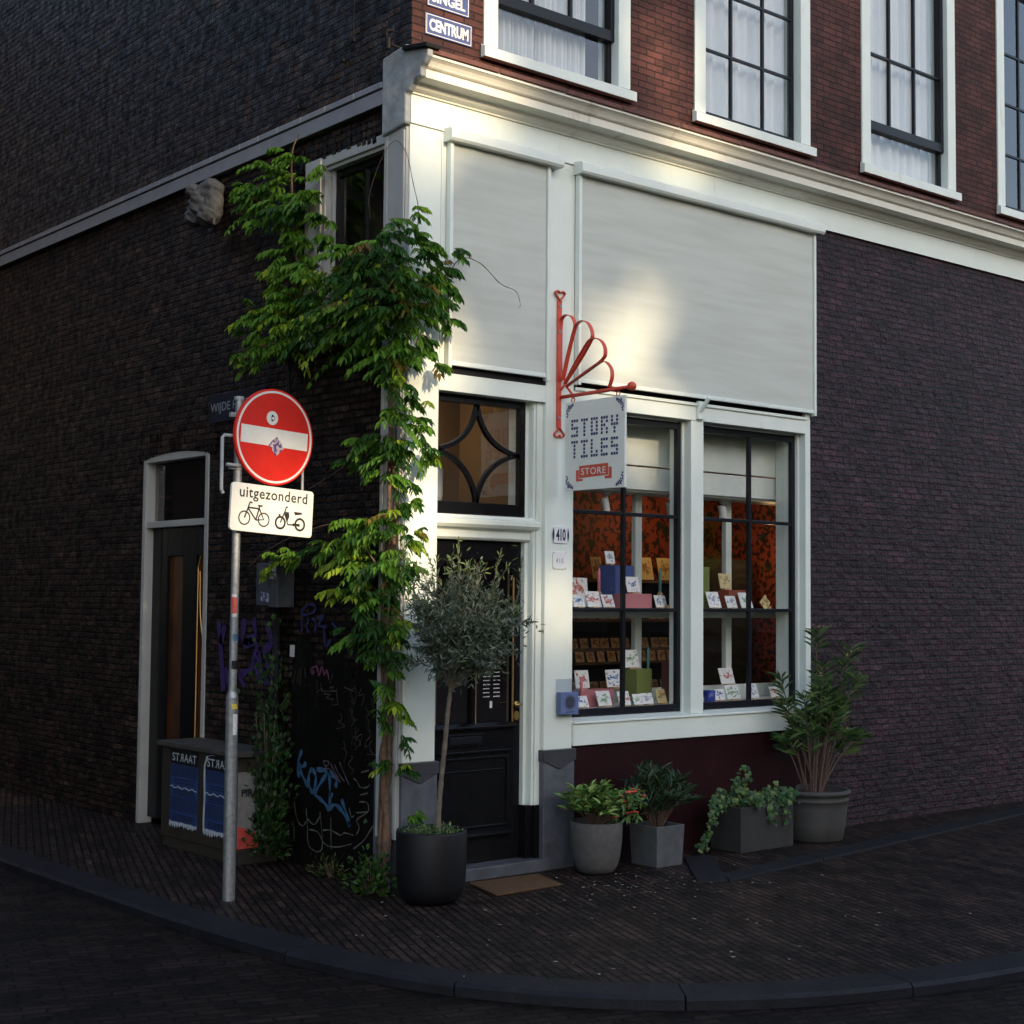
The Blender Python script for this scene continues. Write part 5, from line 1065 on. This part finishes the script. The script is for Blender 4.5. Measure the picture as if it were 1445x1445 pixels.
# ------------------------------------------------------------------ pots under the window
c1 = Vector((1.365, -.262, 0))
m = MB(); m.lathe([(.001, 0), (.085, 0), (.115, .012), (.140, .05), (.158, .12), (.168, .22), (.172, .325), (.166, .331), (.152, .329), (.150, .29), (.001, .285)], c1, 48)
tag(m.build('plant_pot', 'potgrey', origin=c1, smooth=True), 'round grey clay pot beside the stone post base', 'plant pot')
def potplant(name, label, c, n, pal, L, W, rad, zc, mt, flowers=0, soil_r=.15, upr=.6, cat='plant', ns=34, lps=16):
    e = tag(empty(name, c), label, cat); m = MB(); s = MB(); base = Vector(c)
    for k in range(ns):
        a = random.uniform(0, 6.28); rr_ = math.sqrt(random.random()); end = base+Vector((math.cos(a)*rr_*rad[0], math.sin(a)*rr_*rad[1], zc*(1.12-.55*rr_*rr_)*random.uniform(.7, 1.05)))
        P = catmull([base+Vector((math.cos(a)*.03, math.sin(a)*.03, 0)), base.lerp(end, .5)+Vector((0, 0, .04)), end], 5); s.tube(P, .003, 5, False)
        for q_ in range(lps):
            i = random.choice(range(4, len(P))); th = random.uniform(0, 6.28); ax = (P[i]-P[i-1]).normalized()
            d = ax*upr+Vector((math.cos(th), math.sin(th), random.uniform(-.1, .5))); leaf(m, P[i], d, Vector((0, 0, 1))+rv(.25), L*random.uniform(.65, 1.15), W*random.uniform(.8, 1.2), jit(random.choice(pal), .22), .22, .1)
    m.build('leaves', mt, e); s.build('stems', 'stem', e)
    so = MB(); so.disc(base+Vector((0, 0, -.005)), UX, UY, soil_r, 24); so.build('soil', 'soil', e)
    return e
random.seed(91)
e = potplant('flowering_plant', 'bright green leafy plant with red flowers in the round grey pot', c1+Vector((0, 0, .29)), 0, [(.11, .20, .05), (.21, .30, .09), (.05, .12, .03)], .085, .030, (.27, .20), .26, 'leafg', ns=46, lps=13)
m = MB(); s = MB(); lf = MB(); base = c1+Vector((0, 0, .29))
for k in range(22):
    ctr = c1+Vector((.15+random.uniform(-.08, .12), -.12+random.uniform(-.08, .06), .43+random.uniform(-.06, .09))) if k else c1+Vector((-.02, -.19, .37))
    s.tube(catmull([base, base.lerp(ctr, .6)+Vector((0, 0, .03)), ctr], 5), .003, 5, False)
    for q_ in range(7): leaf(lf, ctr-Vector((0, 0, .01))+rv(.012), rv(1)+Vector((0, 0, -.2)), Vector((0, 0, 1))+rv(.3), .06, .022, jit((.10, .18, .06)), .2)
    for q_ in range(7): a = q_*.9+k; leaf(m, ctr, Vector((math.cos(a), math.sin(a)-.3, .5)), Vector((0, -.4, 1)), .024, .016, None)
lf.build('flower_leaves', 'leafg', e); s.build('flower_stems', 'stem', e)
m.build('flowers', 'flower', e)
m = MB()
x0, x1, y0, y1, h = 1.772, 2.035, -.412, -.150, .268
m.add([(x0+.012, y0+.012, 0), (x1-.012, y0+.012, 0), (x1-.012, y1-.012, 0), (x0+.012, y1-.012, 0), (x0, y0, h), (x1, y0, h), (x1, y1, h), (x0, y1, h), (x0+.02, y0+.02, h), (x1-.02, y0+.02, h), (x1-.02, y1-.02, h), (x0+.02, y1-.02, h), (x0+.02, y0+.02, h-.04), (x1-.02, y0+.02, h-.04), (x1-.02, y1-.02, h-.04), (x0+.02, y1-.02, h-.04)],
      [(3, 2, 1, 0)]+[(i, (i+1) % 4, 4+(i+1) % 4, 4+i) for i in range(4)]+[(4+i, 4+(i+1) % 4, 8+(i+1) % 4, 8+i) for i in range(4)]+[(8+i, 8+(i+1) % 4, 12+(i+1) % 4, 12+i) for i in range(4)]+[(12, 13, 14, 15)])
tag(m.build('square_planter', 'planter', origin=(1.9, -.28, 0), bevel=.004), 'square grey planter between the round pot and the long trough', 'planter')
potplant('leafy_shrub', 'dark narrow leaved shrub in the square grey planter', Vector((1.90, -.28, .235)), 0, [(.018, .042, .022), (.028, .058, .030), (.045, .075, .040)], .10, .015, (.30, .22), .37, 'leafg', soil_r=.11, ns=64, lps=20, upr=.9)
m = MB(); tx0, tx1, ty0, ty1 = 2.668, 3.235, -.350, -.06
m.add([(tx0, ty0, 0), (tx1, ty0, 0), (tx1, ty1, 0), (tx0, ty1, 0), (tx0, ty0, .315), (tx1, ty0, .315), (tx1, ty1, .315), (tx0, ty1, .315), (tx0+.03, ty0+.03, .315), (tx1-.03, ty0+.03, .315), (tx1-.03, ty1-.03, .315), (tx0+.03, ty1-.03, .315), (tx0+.03, ty0+.03, .28), (tx1-.03, ty0+.03, .28), (tx1-.03, ty1-.03, .28), (tx0+.03, ty1-.03, .28)],
      [(3, 2, 1, 0)]+[(i, (i+1) % 4, 4+(i+1) % 4, 4+i) for i in range(4)]+[(4+i, 4+(i+1) % 4, 8+(i+1) % 4, 8+i) for i in range(4)]+[(8+i, 8+(i+1) % 4, 12+(i+1) % 4, 12+i) for i in range(4)]+[(12, 13, 14, 15)])
tag(m.build('trough_planter', 'planterdark', origin=(2.95, -.2, 0), bevel=.006), 'dark rectangular stone trough with ivy under the window', 'planter')
e = tag(empty('ivy', (2.95, -.2, .28)), 'green ivy trailing over the dark stone trough', 'ivy'); m = MB(); s = MB(); random.seed(55)
def ivy_leaf(p, n, up_, sz, c):
    n = n.normalized(); a = n.cross(up_)
    if a.length < .05: a = Vector((1, 0, 0))
    a.normalize(); b_ = a.cross(n)
    pts = [(0, -.5), (.35, -.55), (.55, -.2), (.32, .02), (.42, .38), (.14, .30), (0, .72), (-.14, .30), (-.42, .38), (-.32, .02), (-.55, -.2), (-.35, -.55)]
    vs = [p+n*.004]+[p+(a*u_+b_*v_)*sz for u_, v_ in pts]; m.add(vs, [(0, i+1, (i+1) % 12+1) for i in range(12)], c)
trails = []
for k in range(16):
    a = Vector((random.uniform(2.72, 3.2), random.uniform(-.3, -.1), .29)); b_ = a+Vector((random.uniform(-.12, .12), random.uniform(-.14, .02), random.uniform(.04, .12))); trails.append([a, b_, b_+Vector((random.uniform(-.12, .12), -.05, random.uniform(-.14, .03)))])
trails += [[Vector((2.75, -.2, .3)), Vector((2.62, -.25, .36)), Vector((2.50, -.26, .27)), Vector((2.44, -.24, .14)), Vector((2.40, -.22, .04))], [Vector((2.75, -.2, .3)), Vector((2.60, -.22, .40)), Vector((2.48, -.24, .33))],
           [Vector((2.85, -.2, .3)), Vector((2.84, -.24, .45)), Vector((2.82, -.26, .56))], [Vector((2.8, -.2, .3)), Vector((2.74, -.26, .44)), Vector((2.68, -.28, .50))], [Vector((2.95, -.25, .3)), Vector((2.96, -.36, .32)), Vector((2.96, -.375, .20))], [Vector((3.1, -.25, .3)), Vector((3.12, -.37, .33)), Vector((3.12, -.38, .19))], [Vector((3.1, -.2, .3)), Vector((3.2, -.24, .40)), Vector((3.36, -.25, .34))]]
for T_ in trails:
    P = catmull(T_, 6); s.tube(P, .0022, 4, False)
    for p in P:
        for _ in range(3): ivy_leaf(p+rv(.018), Vector((-.45, -.7, .5))+rv(.35), Vector((0, 0, -1))+rv(.4), random.uniform(.022, .042), jit(random.choice([(.018, .055, .018), (.035, .09, .028), (.09, .14, .04)]), .25))
m.build('leaves', 'leafg', e); s.build('stems', 'stem', e)
c2 = Vector((3.63, -.215, 0))
m = MB(); m.lathe([(.001, 0), (.205, 0), (.215, .01), (.235, .12), (.248, .24), (.250, .285), (.258, .290), (.258, .300), (.252, .306), (.254, .330), (.268, .336), (.275, .350), (.272, .366), (.258, .372), (.236, .368), (.230, .33), (.001, .325)], c2, 56)
tag(m.build('plant_pot', 'pottan', origin=c2, smooth=True), 'large weathered round pot with rolled rim at the right end of the front', 'plant pot')
e = tag(empty('oleander', c2+Vector((0, 0, .33))), 'tall oleander with many thin stems in the large weathered pot', 'shrub'); m = MB(); s = MB(); random.seed(66)
so = MB(); so.disc(c2+Vector((0, 0, .335)), UX, UY, .23, 30); so.build('soil', 'soil', e)
for k in range(34):
    a = random.uniform(0, 6.28); r = random.uniform(.1, 1); top = c2+Vector((.06+math.cos(a)*r*.44, math.sin(a)*r*.30-.04, random.uniform(.95, 1.42) if k < 20 else random.uniform(.72, 1.0)))
    if k == 0: top = c2+Vector((-.02, -.05, 1.52))
    if k == 1: top = c2+Vector((-.30, .05, 1.0))
    if k == 2: top = c2+Vector((-.22, .0, .88))
    b0 = c2+Vector((math.cos(a)*.06, math.sin(a)*.06, .33)); P = catmull([b0, b0.lerp(top, .5)+Vector((0, 0, .05)), top], 10); s.tube(P, [.006-.003*i/len(P) for i in range(len(P))], 5, False)
    for i in range(11, len(P)):
        for w in range(2 if i < 17 else 6):
            th = random.uniform(0, 6.28); ax = (P[i]-P[i-1]).normalized(); d = ax*.75+Vector((math.cos(th), math.sin(th), .1)); leaf(m, P[i], d, Vector((0, 0, 1))+rv(.3), random.uniform(.09, .17), random.uniform(.009, .014), jit(random.choice([(.025, .060, .022), (.045, .09, .03), (.09, .15, .045)]), .25), .2, .25)
    if k % 2 == 0 or k < 6:
        for w in range(9): leaf(m, top+rv(.035)+Vector((0, 0, .02)), rv(1)+Vector((0, 0, .6)), rv(1), .022, .012, jit((.22, .22, .07), .3))
m.build('leaves', 'leafg', e); s.build('stems', 'stem', e)
# fallen petals and grit
m = MB(); random.seed(8)
for k in range(300):
    x, y = random.uniform(-1.0, 2.6), random.uniform(-2.6, -.1)
    if k > 150: x, y = random.gauss(1.3, .45), random.gauss(-.75, .3)
    if -.3 < x < .2 and y > -.65: continue
    s_ = random.uniform(.003, .006)+.012*random.random()**3; a = random.uniform(0, 6.28); z = .0035+random.uniform(0, .002)
    m.add([(x+s_*math.cos(a), y+s_*math.sin(a), z), (x+s_*.6*math.cos(a+1.7), y+s_*.6*math.sin(a+1.7), z+.002), (x+s_*math.cos(a+3.1), y+s_*math.sin(a+3.1), z), (x+s_*.5*math.cos(a+4.6), y+s_*.5*math.sin(a+4.6), z+.001)], [(0, 1, 2, 3)])
M['petal'] = paint('petal', (.30, .29, .25), .7, .3)
tag(m.build('fallen_petals', 'petal'), 'small pale petals and grit scattered over the dark pavement', 'litter', kind='stuff')

# ------------------------------------------------------------------ goods in the shop window
def tile(label, x0, x1, z, h, y, pr, yaw=0, lean=20, name='tile_card', stand=True, roll=0, group='illustrated tiles in the shop window'):
    w = (x1-x0); c = Vector(((x0+x1)/2, y, z)); e = tag(empty(name, c), label, 'tile', group)
    ya = R(yaw); u = Vector((math.cos(ya), math.sin(ya), 0)); bk = Vector((-math.sin(ya), math.cos(ya), 0)); v = (Vector((0, 0, 1))*math.cos(R(lean))+bk*math.sin(R(lean)))
    if roll: u, v = u*math.cos(R(roll))+v*math.sin(R(roll)), v*math.cos(R(roll))-u*math.sin(R(roll))
    n = u.cross(v).normalized(); hh = h/2; cc_ = c+Vector((0, 0, .010))+v*(hh+(.25*hh if roll else 0))
    m = MB(); m.obox(cc_, u, v, n, w*.47, hh, .003); m.build('tile', pr, e, bevel=.001)
    if stand:
        m = MB(); m.obox(c+Vector((0, 0, .006))+bk*.004, u, bk, Z, w*.22, .022, .006); m.build('tile_stand', 'cardstand', e)
    return e
def boxi(name, label, cat, x0, x1, y0, y1, z0, z1, mt, yaw=0, line=False):
    c = Vector(((x0+x1)/2, (y0+y1)/2, z0)); e = tag(empty(name, c), label, cat); m = MB(); ya = R(yaw)
    m.obox(c+Vector((0, 0, (z1-z0)/2)), (math.cos(ya), math.sin(ya), 0), (-math.sin(ya), math.cos(ya), 0), UZ, (x1-x0)/2, (y1-y0)/2, (z1-z0)/2); m.build('box', mt, e, bevel=.002)
    if line:
        m = MB(); m.box((x0+x1)/2-.002, (x0+x1)/2+.002, y0-.003, y0-.001, z0, z1); m.box(x0, x1, y0-.003, y0-.001, z0+(z1-z0)*.45, z0+(z1-z0)*.45+.004); m.build('ribbon_line', 'cardstand', e)
    return e
def candle(label, x, y, z0, z1, mt, mt2=None):
    e = tag(empty('taper_candle', (x, y, z0)), label, 'candle', 'candles in the shop window'); m = MB(); m.tube([(x, y, z0), (x, y, z1-.03), (x+.003, y, z1)], [.012, .010, .003], 10); m.build('wax', mt, e, smooth=True)
    m = MB(); m.lathe([(.022, 0), (.022, .012), (.013, .02), (.013, .028)], (x, y, z0-.002), 16); m.build('holder', 'cardstand', e)
S1, S0 = 1.700, 1.012
tile('tall white print with a red fan behind the front tiles of the glass shelf', 1.69, 1.87, S1, .205, .36, 'p2', 0, 6, 'art_print', False, group=None)
tile('blue flower tile nearest the white post on the glass shelf', 1.573, 1.692, S1, .09, .20, 'p1', 4)
tile('large red printed tile second from the white post on the glass shelf', 1.712, 1.862, S1, .115, .21, 'p2', 3)
tile('orange printed tile left of the glazing bar on the glass shelf', 1.850, 1.980, S1, .092, .20, 'p2', 6)
boxi('gift_box', 'dark blue cube box standing on the glass shelf beside the glazing bar', 'box', 2.05, 2.30, .33, .47, S1, 2.008, 'blueb', 14, True)
tile('white tile with a grey drawing on top of the blue box', 2.040, 2.135, 2.009, .092, .37, 'p4', 0, 12)
candle('pink candle left of the blue box', 1.935, .33, S1+.1, 1.985, 'pinkc')
boxi('gift_box', 'low pink box on the glass shelf in front of the blue box', 'box', 2.07, 2.372, .23, .32, S1, 1.806, 'pink', 3)
tile('white tile with blue figures leaning on top of the pink box', 2.175, 2.315, 1.807, .115, .29, 'p1', 0, 16)
tile('tile with a blue tree right of the pink box', 2.380, 2.465, S1, .092, .20, 'p1', 0)
tile('grey blue tile second right of the pink box', 2.37+.10, 2.37+.20, S1, .090, .27, 'p4', 0)
candle('pale green candle behind the right of the first window', 2.642, .42, S1+.10, 1.998, 'teal')
boxi('matchbox', 'tiny orange matchbox at the right end of the first shelf', 'box', 2.49, 2.54, .19, .22, S1, 1.728, 'wood')
tile('white tile with a pink lighthouse low in the left window', 1.744, 1.886, 1.131, .125, .36, 'p2', 2, 10)
candle('pink and blue candle standing before the lighthouse tile', 1.70, .25, S0, 1.23, 'pinkc')
boxi('gift_box', 'low pink red box on the display floor at the left', 'box', 1.732, 2.06, .30, .42, S0, 1.131, 'pink', 2)
tile('white tile with a blue tower beside the glazing bar', 2.025, 2.19, 1.131, .125, .34, 'p1', 2, 12)
tile('white tile with small red and green dots on top of the moss green box', 2.19, 2.36, 1.266, .130, .34, 'p3', 0, 16)
boxi('gift_box', 'tall moss green box low in the left window', 'box', 2.235, 2.43, .28, .40, S0+.06, 1.265, 'mossb', 12)
tile('small white tile at the left end of the display floor', 1.618, 1.731, S0, .080, .20, 'p1', 2)
tile('white tile with green leaves on the display floor', 1.830, 1.975, S0, .108, .22, 'p3', 3)
tile('white tile with a pink flower at the foot of the glazing bar', 2.015, 2.135, S0, .100, .20, 'p2', 0)
tile('narrow tile with pale green hills under the moss green box', 2.141, 2.232, S0, .078, .18, 'p3', 0)
tile('grey drawing tile in front of the moss green box', 2.247, 2.361, S0, .080, .20, 'p4', 0)
tile('white tile with a yellow figure at the right of the left window floor', 2.41, 2.51, S0, .105, .21, 'p5', 0)
boxi('book', 'brown book standing upright behind the right of the left window', 'book', 2.70, 2.73, .34, .46, S0, 1.305, 'bookb')
candle('teal candle low in the left window beside the brown book', 2.50, .40, S0+.12, 1.42, 'teal')
boxi('gift_box', 'moss green upright box at the left edge of the right window', 'box', 2.93, 3.05, .30, .42, S1, 2.015, 'mossb')
tile('white tile with a tan figure on top of the red box', 3.20, 3.335, 1.845, .118, .33, 'p5', 0, 12)
boxi('gift_box', 'brick red box on the glass shelf of the right window', 'box', 3.221, 3.447, .28, .38, S1, 1.844, 'redb', 8)
tile('white tile with grey leaves at the left of the right window shelf', 2.960, 3.100, S1, .125, .22, 'p4', 0)
tile('grey drawing tile in front of the red box', 3.125, 3.248, S1, .094, .19, 'p4', 2)
tile('cream and white tile right of the red box at the glazing bar', 3.295, 3.435, S1, .122, .20, 'p3', 0)
tile('yellow tile standing on its corner on the right window shelf', 3.585, 3.68, S1, .085, .22, 'p5', 0, 8, roll=40)
e = tag(empty('blue_cup', (2.94, .2, S0)), 'deep blue cup on the display floor of the right window', 'cup'); m = MB(); m.lathe([(.001, 0), (.036, 0), (.040, .01), (.048, .085), (.045, .085), (.038, .012), (.001, .010)], (2.94, .2, S0), 28); m.build('cup_body', 'mug', e, smooth=True)
tile('small white tile with a blue flower beside the blue cup', 3.011, 3.125, S0, .085, .20, 'p1', 0)
tile('tall white tile with an orange figure leaning high in the right window', 3.236, 3.40, 1.118, .125, .35, 'p2', 0, 18)
tile('white tile with pale green drawing below the tall orange one', 3.162, 3.317, S0, .112, .22, 'p3', 0)
tile('white tile with a grey blue portrait right of the glazing bar', 3.367, 3.505, S0, .118, .20, 'p4', 0)
tile('tile with a red figure at the right end of the display floor', 3.640, 3.735, S0, .085, .20, 'p2', 0)
# spotlights
for x, l in ((2.115, 'white spotlight in the left shop window, left of the two'), (2.79, 'white spotlight in the left shop window beside the white mullion'), (3.37, 'white spotlight under the pelmet in the right shop window')):
    e = tag(empty('spotlight', (x, .45, 2.55)), l, 'spotlight', 'spotlights under the pelmet'); m = MB(); m.box(x-.02, x+.03, .43, .47, 2.515, 2.545); m.tube([(x+.01, .45, 2.52), (x+.01, .45, 2.47)], .007, 8); m.build('lamp_arm', 'metalwhite', e)
    m = MB(); m.tube([(x-.02, .45, 2.498), (x+.012, .46, 2.400)], .030, 20); m.build('lamp_body', 'metalwhite', e, bevel=.003)
# glass jug behind the transom light
e = tag(empty('glass_jug', (.36, .34, 2.37)), 'milky glass jug standing behind the star shaped transom window', 'jug'); m = MB()
m.lathe([(.001, 0), (.10, 0), (.115, .01), (.12, .05), (.12, .20), (.105, .26), (.06, .31), (.035, .335), (.032, .37), (.045, .40), (.05, .41)], (.41, .36, 2.38), 32); m.build('jug_body', 'jug', e, smooth=True)
m = MB(); m.box(.31, 1.03, .20, .55, 2.33, 2.375); tag(m.build('ledge', 'roomdark', H), None)
# shelves with rows of small tiles at the back
e = tag(empty('tile_rack', (4.6, 2.4, .1)), 'dark wall rack with rows of tan tiles at the back of the shop', 'rack')
m = MB()
for z in (.93, 1.20, 1.31, 1.57, 1.92): m.box(3.35, 5.55, 2.22 if z != 1.20 else 2.12, 2.60, z, z+.02)
m.build('shelf', 'shelfwood', e); m = MB(); m.box(3.35, 5.55, 2.58, 2.60, .1, 1.92); m.build('rack_back', 'roomdark', e)
random.seed(4); proto = None
for z, x, y in [(.952, 3.5, 2.3), (1.222, 3.46, 2.17), (1.332, 3.52, 2.32), (1.592, 3.46, 2.3)]:
    xx = x
    while xx < 5.5:
        if random.random() < .92:
            if proto is None:
                m = MB(); m.obox((0, .01, .045), UX, (0, 1, -.25), (0, .25, 1), .045, .004, .045); proto = m.build('shelf_tile', 'p6', origin=(0, 0, 0)); o = proto
            else: o = proto.copy(); col.objects.link(o)
            o.location = (xx+random.uniform(-.008, .008), y, z); o.rotation_euler = (0, 0, random.uniform(-.12, .12))
            tag(o, 'small tan tile in a row on the dark rack behind the window goods', 'tile', 'tan tiles on the back rack')
        xx += .125
for x0, x1, l, pr in ((4.35, 4.54, 'yellow drawing board with a bird, left of two on the lit top shelf', 'p5'), (4.60, 4.80, 'yellow drawing board on the lit top shelf, right of two', 'p5')):
    tile(l, x0, x1, 1.94, .21, 2.35, pr, 0, 12, 'drawing_board', False, group=None)
tile('brown board leaning at the left of the top shelf', 3.76, 3.90, 1.94, .20, 2.35, 'p6', 0, 12, 'drawing_board', False, group=None)
# warm lamps of the shop (their glow shows on the shelves and wallpaper)
def lamp(n, loc, en, r, c=(1, .62, .28)):
    l = bpy.data.lights.new(n, 'POINT'); l.energy = en; l.shadow_soft_size = r; l.color = c; o = bpy.data.objects.new(n, l); o.location = loc; col.objects.link(o); return o
lamp('shop_lamp', (4.5, 2.0, 2.55), 2.6, .05)
lamp('shop_lamp', (5.3, 1.6, 2.2), 1.1, .05)
lamp('hall_lamp', (.8, 1.05, 2.95), 1.2, .06)
scene.cycles.use_denoising = True
try: scene.cycles.denoiser = 'OPENIMAGEDENOISE'
except Exception: pass
